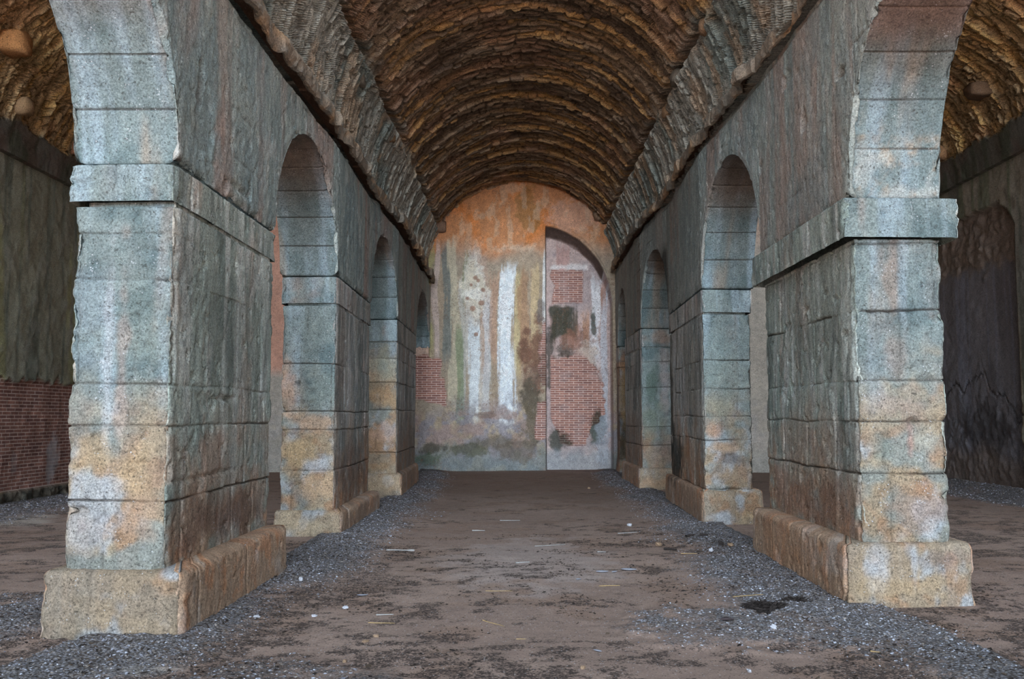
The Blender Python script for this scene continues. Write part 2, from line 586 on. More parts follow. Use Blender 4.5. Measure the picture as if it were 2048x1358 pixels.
def pier_color(fc, s, L, x, y, z, side, seed, P, front):
    """weathering colours of a pier. front: True where the face looks to the open end"""
    n1 = fbm(x * 2.2, y * 2.2, z * 2.0, 4, seed)
    n2 = fbm(x * 6, y * 6, z * 5, 4, seed + 3)
    st = fbm((x + y) * 7, z * 0.55, 0.3 * seed, 4, seed + 5)
    st2 = fbm((x + y) * 3.1, z * 0.35, 0.7 * seed, 3, seed + 9)
    col = np.tile(lin(P['mid']), (len(x), 1))
    # bluish to greenish grey film in the upper part
    col = mix(col, P['dark'], sm(0.48, 0.66, n1) * 0.8)
    col = mix(col, P['light'], sm(0.5, 0.68, st) * 0.75)
    col = mix(col, P['pink'], sm(0.56, 0.72, st2) * 0.45 * sm(0.3, 0.6, n2))
    if not front:
        col = mix(col, (160, 162, 160), sm(0.55, 0.68, fbm((x + y) * 11 + vn(y * 2, z * 1.2, 0, 3) * 3, z * 1.0, seed, 5, seed + 31)) * 0.45)
        col = mix(col, (70, 78, 76), sm(0.56, 0.70, fbm((x + y) * 8 + vn(y * 2, z * 1.1, 0, 4) * 3, z * 0.9, seed, 5, seed + 32)) * 0.55)
    # ochre lower part
    zl = z + (n1 - 0.5) * 1.5 + (n2 - 0.5) * 0.5
    low = 1 - sm(P['zl'] - 0.8, P['zl'] + 0.6, zl)
    oc = np.tile(lin(P['ochre']), (len(x), 1))
    oc = mix(oc, P['orange'], sm(0.5, 0.66, n2) * 0.9)
    oc = mix(oc, P['mid'], sm(0.5, 0.66, fbm(x * 3, y * 3, z * 4, 3, seed + 21)) * 0.7)
    oc = mix(oc, P['salt'], sm(0.55, 0.70, fbm(x * 4, y * 4, z * 3, 4, seed + 13)) * P['saltk'])
    lw = (low * P['lowk'])[:, None]
    col = col * (1 - lw) + oc * lw
    return col


PAL_FRONT = dict(mid=(128, 141, 140), dark=(95, 113, 116), light=(152, 170, 178), pink=(158, 136, 124), ochre=(162, 142, 116),
                 orange=(162, 128, 98), salt=(176, 182, 188), saltk=0.75, zl=1.5, lowk=0.9)
PAL_SIDE = dict(mid=(120, 129, 123), dark=(90, 101, 97), light=(152, 159, 155), pink=(146, 126, 114), ochre=(130, 108, 90),
                orange=(140, 102, 76), salt=(156, 150, 146), saltk=0.35, zl=1.15, lowk=0.92)


TONE = {'L1': (0.96, 1.95), 'R1': (0.96, 1.95), 'L2': (1.15, 1.95), 'R2': (1.15, 1.95), 'L3': (1.15, 1.95), 'R3': (1.15, 1.95), 'R4': (1.15, 1.95)}  # front, side gains: near fronts darkened, nave sides lightened to even out the light


def shade_by_block(col, bid, amt=0.16):
    return col * (1 + (bid - 0.5) * 2 * amt)[:, None]


def spots(col, s, z, lst, seed=0):
    """lst of (s, z, rs, rz, colour, k)"""
    n = (fbm(s * 5, z * 5, seed, 4, seed) - 0.5) * 1.6
    for (a, b_, ra, rb, c, k) in lst:
        c = tuple(0.76 * v + 0.24 * sum(c) / 3 for v in c)
        q = np.sqrt(((s - a) / ra) ** 2 + ((z - b_) / rb) ** 2) + n
        col = mix(col, c, (1 - sm(0.35, 1.15, q)) * k * 0.8)
    return col


def make_pier(nm, label, side, seed, plinth_b, shaft_c, zp, courses, step, imp, ztop, pits=(), paint_front=(), paint_side=(), low_front=1.7, low_side=1.25,
              plinth_in=0.03, imp_mode='slit'):
    """corners as front-outer, front-nave, back-nave, back-outer"""
    cen = np.mean(plinth_b, axis=0)
    root = empty('stone_pier', (cen[0], cen[1], 0))
    tag(root, label, 'pier', 'stone piers of the two arcades')

    def ccw(c):
        fo, fn_, bn, bo = c
        return [fo, fn_, bn, bo] if side == 'L' else [fn_, fo, bo, bn]
    nave = 1 if side == 'L' else 3

    def base_fn(zs, jw, pitk, chip, lf, ls, sd, drop=0.0, soft=0.0, blocks=(0.45, 0.95), blk=0.12, gain=1.0):
        def fn(fc, s, L, x, y, z, nx, ny, cd):
            sh = x.shape
            fc, s, L, x, y, z, nx, ny, cd = flat(fc, s, L, x, y, z, nx, ny, cd)
            front = fc == 0
            # joint coordinates run on around the corner
            j, bed, course, bid, dj = joints(s, z, zs, sd + 10, w=0.007, lens=blocks, wob=0.0)
            jj = np.where(front, np.maximum(bed, j * 0.6), j)
            g_ = np.clip((1 - sm(lf * 0.7, lf * 1.3, z)) + 1.2 * sm(0.5, 0.62, fbm(y * 1.3, z * 1.3, sd, 3, sd + 17)), 0, 1)
            jj = np.where(fc == nave, jj * g_, jj)
            d = -0.022 * jj
            big = fbm(x * 1.3, y * 1.3, z * 1.3, 3, sd + 1) - 0.5
            med = fbm(x * 7, y * 7, z * 7, 4, sd + 2) - 0.5
            fine = fbm(x * 21, y * 21, z * 21, 4, sd + 4, 0.65) - 0.5
            rough = np.where(fc == nave, 0.7, 1.0)
            d = d + big * 0.022 + med * 0.016 * rough + fine * 0.016 * rough
            d = d + (bid - 0.5) * 0.012
            d -= pit_field(x, y, z, sd + 6, 12.0, 0.62) * pitk * 0.8
            # vertical flutes of dripped lime on the nave faces
            d += np.where((fc == nave) & (lf < 2.9), (fbm((x + y) * 13, z * 0.5, sd, 4, sd + 8) - 0.5) * 0.007, 0)
            # chipped arrises
            ce = 1 - sm(0.0, 0.10, cd)
            en = fbm(x * 3.5, y * 3.5, z * 6, 4, sd + 7)
            d -= ce * (chip * sm(0.36, 0.75, en) + 0.006 + 0.018 * jj)
            # block edges worn round
            d -= 0.003 * (1 - sm(0.0, 0.04, dj))
            for f_, lst in pits:
                mk = fc == (0 if f_ == 'front' else nave)
                d -= np.where(mk, pits_list(s, z, lst), 0)
            PF = dict(PAL_FRONT); PF['zl'] = lf
            PS = dict(PAL_SIDE); PS['zl'] = ls
            if nm not in ('L1', 'R1'):
                PS.update(mid=(126, 124, 118), dark=(98, 103, 102), light=(148, 148, 148), pink=(146, 124, 116))
            if lf > 2.95:                                      # sandy plinth courses
                PF.update(mid=(148, 134, 118), ochre=(158, 140, 118))
                PS.update(mid=(128, 106, 88))
            cf = pier_color(fc, s, L, x, y, z, side, sd, PF, True)
            cs = pier_color(fc, s, L, x, y, z, side, sd + 50, PS, False)
            wgt = np.where(front, 1.0, 0.0)[:, None]
            cf = spots(cf, s, z, [p for p in paint_front], sd)
            sn = s if side == 'L' else L - s
            cs = spots(cs, sn, z, [p for p in paint_side], sd + 1)
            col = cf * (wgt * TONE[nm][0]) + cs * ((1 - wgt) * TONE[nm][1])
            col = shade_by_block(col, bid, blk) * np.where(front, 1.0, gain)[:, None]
            col = mix(col, (60, 50, 44), jj * 0.7)
            return d.reshape(sh), col.reshape(*sh, 3)
        return fn

    # plinth
    pb = [np.array(c, float) for c in plinth_b]
    cc = np.mean(pb, axis=0)
    sc = [np.array(c, float) for c in shaft_c]
    pt = [p + (cc - p) / np.linalg.norm(cc - p) * plinth_in for p in pb]
    tube(ccw(pb), ccw(pt), -0.08, zp, step, 0.03, base_fn([-0.5, zp + 0.5], 0.012, 0.02, 0.05, 3.0, 3.0, seed + 1, blk=0.10, blocks=(1.1, 1.6), gain=1.25), 'plinth', root, M_ASHLAR, seed, round_top=0.07)
    # shaft
    zi = imp[0]
    tube(ccw(sc), ccw(sc), zp - 0.03, zi, step, 0.02, base_fn(courses, 0.011, 0.03, 0.045, low_front, low_side, seed + 2), 'shaft', root, M_ASHLAR, seed, joints_z=courses)
    # impost
    pr = imp[2]
    ic = []
    for k, c in enumerate(sc):
        d = (c - cc)
        e = np.sign(d)
        kx = pr
        if imp_mode != 'full' and k in (1, 2):
            kx = 0.004
        ic.append(c + np.array([e[0] * kx, e[1] * pr]))
    z0i, z1i = imp[0], imp[1]
    tube(ccw(ic), ccw(ic), z0i + (0.035 if imp_mode != 'full' else 0.0), z1i, step, 0.02, base_fn([z0i - 1, z1i + 1], 0.012, 0.03, 0.06, 0.2, 0.2, seed + 3, blocks=(0.8, 1.1)), 'impost', root, M_ASHLAR, seed)
    if imp_mode != 'full':
        nc = [c + np.sign(cc - c) * np.array([0.012 if k in (1, 2) else 0.05, 0.06]) for k, c in enumerate(sc)]
        tube(ccw(nc), ccw(nc), z0i - 0.01, z0i + 0.05, step * 1.2, 0.02, base_fn([z0i - 1, z1i + 1], 0.012, 0.02, 0.03, 0.2, 0.2, seed + 4), 'neck', root, M_ASHLAR, seed, cap_top=False)
    return root


GREEN, BLUE, WHITE, RUST, BLACK, OCHRE, PINK = (112, 126, 116), (128, 146, 156), (184, 187, 192), (160, 100, 66), (44, 46, 42), (192, 158, 112), (176, 146, 134)

make_pier('L1', 'large blue-grey stone pier at left foreground with a gouged inner face', 'L', 1,
          [(-3.46, 6.95), (-2.40, 6.88), (-2.35, 9.92), (-3.50, 9.95)], [(-3.335, 7.03), (-2.565, 7.00), (-2.53, 9.80), (-3.38, 9.82)],
          0.48, [0.98, 1.53, 1.84, 2.62, 2.97], 0.016, (3.16, IMP - 0.03, 0.045), IMP,
          pits=[('front', [(0.22, 1.42, 0.05, 0.05, 0.03), (0.10, 1.22, 0.04, 0.03, 0.03), (0.06, 0.90, 0.16, 0.03, 0.06), (0.42, 0.86, 0.03, 0.2, 0.02)]),
                ('side', [(0.9, 1.12, 0.9, 0.02, 0.02), (1.3, 1.75, 0.5, 0.03, 0.03), (0.8, 1.72, 0.3, 0.08, 0.02)])],
          paint_front=[(0.15, 2.4, 0.22, 0.5, BLUE, 0.6), (0.55, 2.3, 0.2, 0.6, GREEN, 0.5), (0.4, 1.9, 0.06, 1.0, PINK, 0.5), (0.3, 2.1, 0.05, 0.9, WHITE, 0.5),
                       (0.2, 1.3, 0.28, 0.2, OCHRE, 0.7), (0.5, 1.2, 0.18, 0.22, OCHRE, 0.7), (0.15, 0.75, 0.2, 0.22, WHITE, 0.75), (0.35, 1.1, 0.1, 0.1, WHITE, 0.6), (0.6, 0.8, 0.2, 0.2, (190, 152, 122), 0.7)],
          paint_side=[(1.5, 0.72, 1.6, 0.26, (92, 66, 54), 0.85), (1.0, 1.25, 0.5, 0.25, (130, 92, 70), 0.55), (1.5, 2.4, 1.6, 0.8, (84, 94, 88), 0.5)],
          imp_mode='flush')
make_pier('R1', 'large stone pier at right foreground with a projecting moulded impost', 'R', 2,
          [(3.89, 8.20), (2.75, 8.09), (2.75, 11.36), (3.95, 11.40)], [(3.72, 8.25), (2.93, 8.21), (2.93, 11.25), (3.74, 11.27)],
          0.52, [0.5, 1.10, 1.55, 1.90, 2.51, 3.10], 0.016, (3.13, IMP - 0.03, 0.12), IMP,
          pits=[('front', [(0.48, 1.55, 0.06, 0.04, 0.06), (0.36, 2.51, 0.24, 0.015, 0.04), (0.72, 0.9, 0.05, 0.05, 0.02)])],
          paint_front=[(0.5, 2.7, 0.35, 0.35, (110, 128, 130), 0.7), (0.33, 2.75, 0.08, 0.35, (160, 134, 116), 0.7), (0.42, 2.65, 0.05, 0.4, BLUE, 0.7), (0.35, 2.1, 0.12, 0.35, (160, 138, 126), 0.6), (0.15, 1.95, 0.12, 0.4, BLUE, 0.5),
                       (0.55, 1.35, 0.2, 0.2, (150, 162, 158), 0.7), (0.45, 1.35, 0.05, 0.25, (180, 130, 118), 0.7), (0.2, 1.35, 0.15, 0.2, GREEN, 0.6), (0.3, 1.72, 0.3, 0.15, PINK, 0.4),
                       (0.5, 0.8, 0.35, 0.2, (176, 128, 96), 0.6), (0.3, 0.3, 0.12, 0.25, WHITE, 0.6), (0.85, 0.38, 0.3, 0.12, (130, 112, 106), 0.7), (0.6, 0.3, 0.04, 0.3, WHITE, 0.7), (0.5, 0.15, 0.6, 0.12, OCHRE, 0.6)],
          paint_side=[(1.6, 0.75, 1.8, 0.3, (122, 86, 66), 0.8), (1.5, 1.4, 1.5, 0.3, (126, 108, 92), 0.6), (1.6, 0.2, 1.8, 0.3, (134, 96, 68), 0.8), (1.0, 2.5, 1.2, 0.5, (104, 108, 98), 0.5)],
          imp_mode='full')
make_pier('L2', 'second stone pier on the left with warm orange lower blocks', 'L', 3,
          [(-3.27, 12.75), (-2.32, 12.66), (-2.31, 16.22), (-3.34, 16.30)], [(-3.20, 12.84), (-2.45, 12.80), (-2.50, 16.10), (-3.30, 16.12)],
          0.33, [0.86, 1.40, 1.65, 2.29], 0.022, (3.08, IMP - 0.03, 0.022), IMP,
          pits=[('front', [(0.24, 2.02, 0.03, 0.04, 0.06), (0.25, 1.75, 0.12, 0.03, 0.02), (0.3, 1.5, 0.25, 0.04, 0.02)])],
          paint_front=[(0.4, 2.7, 0.4, 0.4, (118, 134, 130), 0.7), (0.1, 2.0, 0.14, 0.4, (198, 150, 120), 0.7), (0.6, 2.0, 0.3, 0.5, (138, 150, 140), 0.6), (0.2, 1.1, 0.3, 0.25, (206, 170, 118), 0.85), (0.5, 1.5, 0.4, 0.15, (198, 148, 106), 0.7),
                       (0.5, 0.92, 0.18, 0.09, WHITE, 0.9), (0.3, 0.5, 0.14, 0.14, (120, 124, 124), 0.8), (0.55, 0.65, 0.3, 0.2, (204, 164, 124), 0.8), (0.4, 0.15, 0.6, 0.2, (206, 182, 146), 0.8)],
          paint_side=[(1.5, 0.8, 2.2, 0.5, (96, 76, 66), 0.7), (1.5, 0.1, 2.4, 0.3, (112, 90, 76), 0.8), (0.4, 2.2, 0.4, 1.3, (112, 100, 94), 0.6), (2.2, 2.2, 0.5, 1.5, (90, 102, 102), 0.7)],
          low_front=1.9)
make_pier('R2', 'second stone pier on the right with a cracked two block plinth', 'R', 4,
          [(3.66, 14.2), (2.70, 14.05), (2.78, 18.14), (3.70, 18.2)], [(3.50, 14.22), (2.76, 14.15), (2.88, 18.0), (3.60, 18.0)],
          0.50, [0.5, 1.23, 1.58, 1.99, 2.42], 0.022, (3.10, IMP - 0.03, 0.022), IMP,
          pits=[('front', [(0.55, 1.7, 0.02, 0.12, 0.02), (0.53, 0.25, 0.025, 0.3, 0.05), (0.35, 0.5, 0.2, 0.015, 0.03)])],
          paint_front=[(0.4, 2.7, 0.4, 0.35, (116, 136, 136), 0.8), (0.4, 2.2, 0.4, 0.3, (132, 148, 142), 0.7), (0.3, 1.75, 0.35, 0.18, (160, 158, 132), 0.7), (0.15, 1.38, 0.2, 0.15, (190, 140, 104), 0.8), (0.3, 1.12, 0.3, 0.1, (196, 148, 96), 0.8),
                       (0.4, 0.95, 0.35, 0.1, (98, 90, 88), 0.75), (0.4, 0.7, 0.4, 0.2, (166, 138, 112), 0.7), (0.3, 0.12, 0.25, 0.1, WHITE, 0.7), (0.8, 0.15, 0.25, 0.15, (192, 160, 116), 0.8)],
          paint_side=[(3.1, 0.78, 1.0, 0.55, BLACK, 1.1), (3.7, 1.9, 0.4, 1.4, BLACK, 1.0), (1.4, 0.9, 0.8, 0.3, (150, 112, 80), 0.7), (1.8, 0.2, 2.2, 0.4, (124, 100, 84), 0.7), (1.0, 2.4, 1.0, 0.9, (118, 114, 104), 0.5)],
          low_front=1.5)
make_pier('L3', 'third stone pier on the left nearest the back wall with ochre blocks', 'L', 5,
          [(-3.30, 18.65), (-2.24, 18.55), (-2.34, 22.72), (-3.3, 22.72)], [(-3.20, 18.70), (-2.36, 18.65), (-2.42, 22.62), (-3.2, 22.62)],
          0.47, [0.87, 1.7, 2.24, 2.7], 0.03, (3.02, IMP - 0.03, 0.022), IMP,
          paint_front=[(0.6, 2.6, 0.4, 0.4, (150, 152, 130), 0.7), (0.6, 1.9, 0.4, 0.3, (196, 156, 110), 0.8), (0.65, 1.3, 0.4, 0.3, (190, 150, 126), 0.7), (0.6, 0.7, 0.4, 0.25, (170, 134, 96), 0.8), (0.6, 0.3, 0.7, 0.2, (186, 156, 120), 0.8)],
          paint_side=[(2, 1, 3, 1, (98, 88, 82), 0.6)], low_front=2.6)
make_pier('R3', 'third stone pier on the right nearest the back wall with green stains', 'R', 6,
          [(3.42, 20.62), (2.61, 20.54), (2.57, 23.68), (3.5, 23.7)], [(3.42, 20.68), (2.69, 20.65), (2.66, 23.6), (3.42, 23.6)],
          0.47, [0.95, 1.35, 2.2, 2.75], 0.03, (3.05, IMP - 0.03, 0.022), IMP,
          paint_front=[(0.25, 2.2, 0.22, 0.6, (84, 108, 94), 0.85), (0.5, 2.3, 0.12, 0.9, (172, 166, 166), 0.8), (0.3, 1.4, 0.3, 0.5, (126, 138, 118), 0.7), (0.4, 0.8, 0.5, 0.35, (140, 118, 108), 0.7), (0.4, 0.15, 0.6, 0.12, (180, 140, 104), 0.8), (0.4, 3.3, 0.4, 0.15, (168, 132, 108), 0.6)],
          paint_side=[(2, 1, 3, 1, (112, 98, 90), 0.6)], low_front=1.2)
make_pier('R4', 'narrow stone respond on the right built against the back wall, black and yellow stained', 'R', 8,
          [(3.58, 26.05), (2.74, 26.05), (2.74, 26.78), (3.58, 26.78)], [(3.56, 26.15), (2.785, 26.15), (2.785, 26.78), (3.56, 26.78)],
          0.42, [0.9, 1.6, 2.4, 2.9], 0.035, (3.05, IMP - 0.03, 0.022), IMP,
          paint_front=[(0.1, 1.0, 0.3, 0.7, (40, 42, 34), 0.9), (0.15, 2.2, 0.08, 1.2, (170, 136, 84), 0.8), (0.27, 2.2, 0.08, 1.4, (60, 60, 46), 0.8), (0.15, 3.1, 0.2, 0.3, (176, 120, 84), 0.7)],
          paint_side=[(0.4, 1.0, 1, 1, (70, 64, 56), 0.8)], low_front=3.4)


# ------------------------------------------------------------------ arcade walls above the imposts
def arcade(name, side, XT, arches, seed, z_led, gouges, step_y, y0=5.6, y1=27.2, soffit_paint=None):
    ys = []
    cur = y0
    for (a, b_, r) in arches:
        if a > cur:
            n = max(2, int((a - cur) / step_y(0.5 * (a + cur))))
            ys += list(np.linspace(cur, a, n, endpoint=False))
        n = max(14, int((b_ - a) * 1.45 / step_y(0.5 * (a + b_))))
        th = np.linspace(math.pi, 0, n, endpoint=False)
        Rm = 0.25 * (b_ - a) + 0.5 * r
        ak = np.arange(1, int(0.5 * math.pi * Rm / 0.40) + 1) * 0.40 / Rm
        ak = np.concatenate([ak, math.pi - ak])
        th = th[np.min(np.abs(th[:, None] - ak[None]), axis=1) > 0.014 / Rm]
        th = np.sort(np.concatenate([th] + [ak + q / Rm for q in (-0.012, -0.005, 0.0, 0.005, 0.012)]))[::-1]
        ys += list(0.5 * (a + b_) + 0.5 * (b_ - a) * np.cos(th))
        cur = b_
    if cur < y1:
        n = max(2, int((y1 - cur) / step_y(cur)))
        ys += list(np.linspace(cur, y1, n))
    ys = np.array([y for y in ys if y >= y0])
    zb = np.full(len(ys), IMP - 0.01)
    arc_s = np.zeros(len(ys))
    inarch = np.zeros(len(ys), bool)
    for (a, b_, r) in arches:
        m = (ys >= a) & (ys < b_)
        t = np.clip((ys[m] - 0.5 * (a + b_)) / (0.5 * (b_ - a)), -1, 1)
        zb[m] = IMP + r * np.sqrt(np.clip(1 - t * t, 0, 1))
        ang = np.arccos(np.clip(t, -1, 1))                      # 0 at far springing
        arc_s[m] = np.minimum(ang, math.pi - ang) * (0.25 * (b_ - a) + 0.5 * r)
        inarch[m] = True
    thick = 0.80
    sgn = 1 if side == 'L' else -1                              # +1: nave is towards +x
    n_a, n_s, n_f = 26, 40, 84
    nprof = n_a + n_s + n_f
    # profile parameter: aisle face (down), soffit (across), nave face (up)
    seg = np.r_[np.zeros(n_a), np.ones(n_s), np.full(n_f, 2)]
    tt = np.r_[np.linspace(0, 1, n_a, endpoint=False), np.linspace(0, 1, n_s, endpoint=False), np.linspace(0, 1, n_f)]
    xn = XT(ys)[:, None]
    xa = xn - sgn * thick
    zbc = zb[:, None]
    ztop_a, ztop_n = 6.6, z_led
    x = np.where(seg == 0, xa, np.where(seg == 1, xa + (xn - xa) * tt, xn))
    z = np.where(seg == 0, ztop_a + (zbc - ztop_a) * tt, np.where(seg == 1, zbc, zbc + (ztop_n - zbc) * tt))
    y = np.broadcast_to(ys[:, None], x.shape).copy()
    P = np.stack([x, y, z], -1)
    N = grid_normals(P)
    # make normals point out of the masonry (nave face towards the nave)
    ref = N[:, n_a + n_s + n_f // 2, 0].mean()
    if ref * sgn < 0:
        N = -N
    sh = x.shape
    X, Yv, Z = flat(x, y, z)
    SEG = np.broadcast_to(seg, sh).ravel()
    TT = np.broadcast_to(tt, sh).ravel()
    AS = np.broadcast_to(arc_s[:, None], sh).ravel()
    IN = np.broadcast_to(inarch[:, None], sh).ravel()
    face = SEG == 2
    sof = SEG == 1
    # nave face: rough lime-dripped plaster over stone
    big = fbm(Yv * 0.9, Z * 0.9, seed, 3, seed) - 0.5
    med = fbm(X * 6, Yv * 6, Z * 6, 4, seed + 2) - 0.5
    fine = fbm(X * 22, Yv * 22, Z * 22, 3, seed + 3) - 0.5
    drip = fbm(Yv * 13, Z * 0.5, seed, 4, seed + 4) - 0.5
    d = big * 0.022 + med * 0.010 + fine * 0.016 + np.where(face, drip * 0.006, 0)
    d = d - pit_field(X, Yv, Z, seed + 6, 13.0, 0.62) * 0.014
    j, bed, course, bid, dj = joints(Yv, Z, [3.9, 4.35, 4.8, 5.2], seed + 5, w=0.012, lens=(0.5, 1.0))
    jk = sm(0.5, 0.62, fbm(Yv * 0.8, Z * 0.8, seed, 3, seed + 8))
    d = np.where(face, d - 0.014 * j * jk, d)
    # soffit voussoirs: joints across the barrel
    course_s = AS / 0.40
    dv = np.abs(course_s - np.round(course_s)) * 0.40
    js = (1 - sm(0.003, 0.010, dv)) * (np.round(course_s) > 0)
    d = np.where(sof, big * 0.01 + med * 0.014 + fine * 0.006 - 0.014 * js, d)
    # worn arrises of the arches
    edge = np.zeros_like(d)
    edge = np.where(sof, np.maximum(1 - sm(0, 0.10, (1 - TT) * thick), 1 - sm(0, 0.10, TT * thick)), edge)
    edge = np.where(face, 1 - sm(0, 0.08, Z - np.broadcast_to(zbc, sh).ravel()), edge)
    en = fbm(Yv * 4, Z * 4, X * 2, 4, seed + 9)
    d = d - edge * (0.008 + 0.05 * sm(0.42, 0.72, en))
    # open joint under the cornice
    zl_ = z_led - 0.10 - 0.05 * (fbm(Yv * 1.3, seed, 0, 3, seed + 18) - 0.5)
    d = d - np.where(face, (0.13 if side == 'L' else 0.07) * sm(zl_ - 0.02, zl_ + 0.04, Z) * sm(0.2, 0.5, fbm(Yv * 1.0, seed, 1, 3, seed + 19)), 0)
    if gouges:
        d = d - np.where(face, pits_list(Yv, Z, gouges), 0)
    Pd = P + N * d.reshape(sh)[..., None]
    # colours
    n1 = fbm(Yv * 1.1, Z * 1.3, seed, 4, seed + 11)
    n2 = fbm(Yv * 5, Z * 3, X * 3, 4, seed + 12)
    st = fbm(Yv * 5, Z * 0.9, seed, 5, seed + 13, 0.6)
    st2 = fbm(Yv * 2.6, Z * 0.3, seed, 3, seed + 14)
    col = np.tile(lin((138, 148, 144)), (len(X), 1))
    col = mix(col, (112, 126, 126), sm(0.42, 0.64, st) * 0.8)
    col = mix(col, (164, 170, 168), sm(0.52, 0.68, n2) * 0.6)
    col = mix(col, (148, 126, 116), sm(0.52, 0.68, st2) * 0.65)
    col = mix(col, (120, 136, 138), sm(0.5, 0.66, n1) * 0.6)
    yw = Yv + (vn(Yv * 1.5, Z * 1.2, seed, seed + 44) - 0.5) * 0.35
    s3 = fbm(yw * 11, Z * 1.1, seed, 5, seed + 41, 0.65)
    s4 = fbm(yw * 2.6, Z * 0.35, seed, 4, seed + 42)
    col = mix(col, (182, 190, 186), sm(0.55, 0.70, s3) * 0.32)
    col = mix(col, (82, 94, 96), sm(0.56, 0.72, fbm(yw * 8, Z * 0.9, seed, 5, seed + 43, 0.65)) * 0.36)
    col = mix(col, (150, 128, 118), sm(0.54, 0.68, s4) * 0.4)
    far = sm(13, 24, Yv)
    col = mix(col, (134, 124, 112), far * 0.3)
    if side == 'R':
        col = mix(col, (130, 128, 120), 0.25 * np.ones(len(X)))
        # black vertical band on the third spandrel
        q = np.exp(-((Yv - 18.25) / 0.30) ** 2) * (1 - sm(4.6, 5.0, Z))
        col = mix(col, (52, 54, 50), np.clip(q * 1.3, 0, 0.9) * face)
    bidS = hash3(np.round(course_s - 0.5), np.floor(Yv / 3), seed, 4)
    cs = np.tile(lin((120, 135, 136)), (len(X), 1))
    cs = mix(cs, (97, 116, 118), sm(0.40, 0.66, fbm(X * 3, Yv * 2, Z * 2, 4, seed + 15)) * 0.8)
    cs = mix(cs, (148, 167, 177), sm(0.45, 0.70, fbm(X * 8, AS * 0.8, Yv * 0.2, 4, seed + 16)) * 0.7)
    cs = mix(cs, (156, 142, 126), sm(0.50, 0.74, fbm(X * 5, AS * 0.9, Yv * 0.3, 4, seed + 17)) * 0.6)
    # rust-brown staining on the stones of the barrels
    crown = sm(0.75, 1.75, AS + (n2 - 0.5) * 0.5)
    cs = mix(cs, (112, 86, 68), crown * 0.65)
    cs = shade_by_block(cs, bidS, 0.12)
    cs = mix(cs, (60, 50, 44), js * 0.65 * (0.5 + n2))
    if soffit_paint is not None:
        cs = soffit_paint(cs, X, Yv, Z, AS)
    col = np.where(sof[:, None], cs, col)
    col = mix(col, (70, 62, 56), np.where(face, j * jk * 0.5, 0))
    if gouges:                                                 # gouges browned with depth: shade painted into the hollows
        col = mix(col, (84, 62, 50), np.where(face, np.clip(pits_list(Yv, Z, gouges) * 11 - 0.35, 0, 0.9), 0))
    col = np.where(face[:, None], np.clip(col * 1.38, 0, 0.8), col)
    uv = np.stack([Yv, Z], -1)
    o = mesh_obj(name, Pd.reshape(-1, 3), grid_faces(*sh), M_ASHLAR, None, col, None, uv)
    tag(o, kind='structure')
    return o


sy = lambda y: 0.02 if 4 < y < 12 else (0.03 if y < 17 else 0.045)


def paint_R_soffit(cs, X, Y, Z, AS):
    q = (Y > 7) & (Y < 8.5)
    n = fbm(X * 6, Z * 6, 3, 4, 77)
    k = np.where(q, sm(0.42, 0.7, n) * (1 - sm(3.95, 4.15, Z + (n - 0.5) * 0.6)), 0)
    cs = mix(cs, (172, 176, 172), k * 0.75)
    k2 = np.where(q, sm(0.50, 0.72, fbm(X * 9, Z * 9, 9, 5, 78, 0.65)) * (1 - sm(4.0, 4.3, Z)), 0)
    cs = mix(cs, (160, 136, 110), k2 * 0.55)
    k3 = np.where(q, sm(4.62, 4.90, Z + (n - 0.5) * 0.2), 0)
    cs = mix(cs, (132, 112, 104), k3 * 0.7)
    k4 = np.where(q, sm(3.25, 3.45, X) * sm(3.95, 4.1, Z) * (1 - sm(4.35, 4.5, Z)), 0)
    return mix(cs, (106, 122, 124), k4 * 0.6)


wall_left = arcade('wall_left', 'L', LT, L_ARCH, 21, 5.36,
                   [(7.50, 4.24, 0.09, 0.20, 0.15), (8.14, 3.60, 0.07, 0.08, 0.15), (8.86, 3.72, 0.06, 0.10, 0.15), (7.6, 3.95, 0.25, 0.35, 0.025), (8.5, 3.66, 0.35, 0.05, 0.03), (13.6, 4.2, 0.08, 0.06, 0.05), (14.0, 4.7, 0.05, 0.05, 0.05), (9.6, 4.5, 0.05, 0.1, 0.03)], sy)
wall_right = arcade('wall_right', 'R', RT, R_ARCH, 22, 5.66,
                    [(9.45, 4.57, 0.11, 0.12, 0.14), (8.34, 4.66, 0.10, 0.05, 0.06), (11.2, 4.55, 0.08, 0.08, 0.05), (12.9, 5.25, 0.05, 0.05, 0.05), (15.2, 4.6, 0.08, 0.06, 0.05), (10.0, 5.2, 0.2, 0.1, 0.03)], sy, soffit_paint=paint_R_soffit)


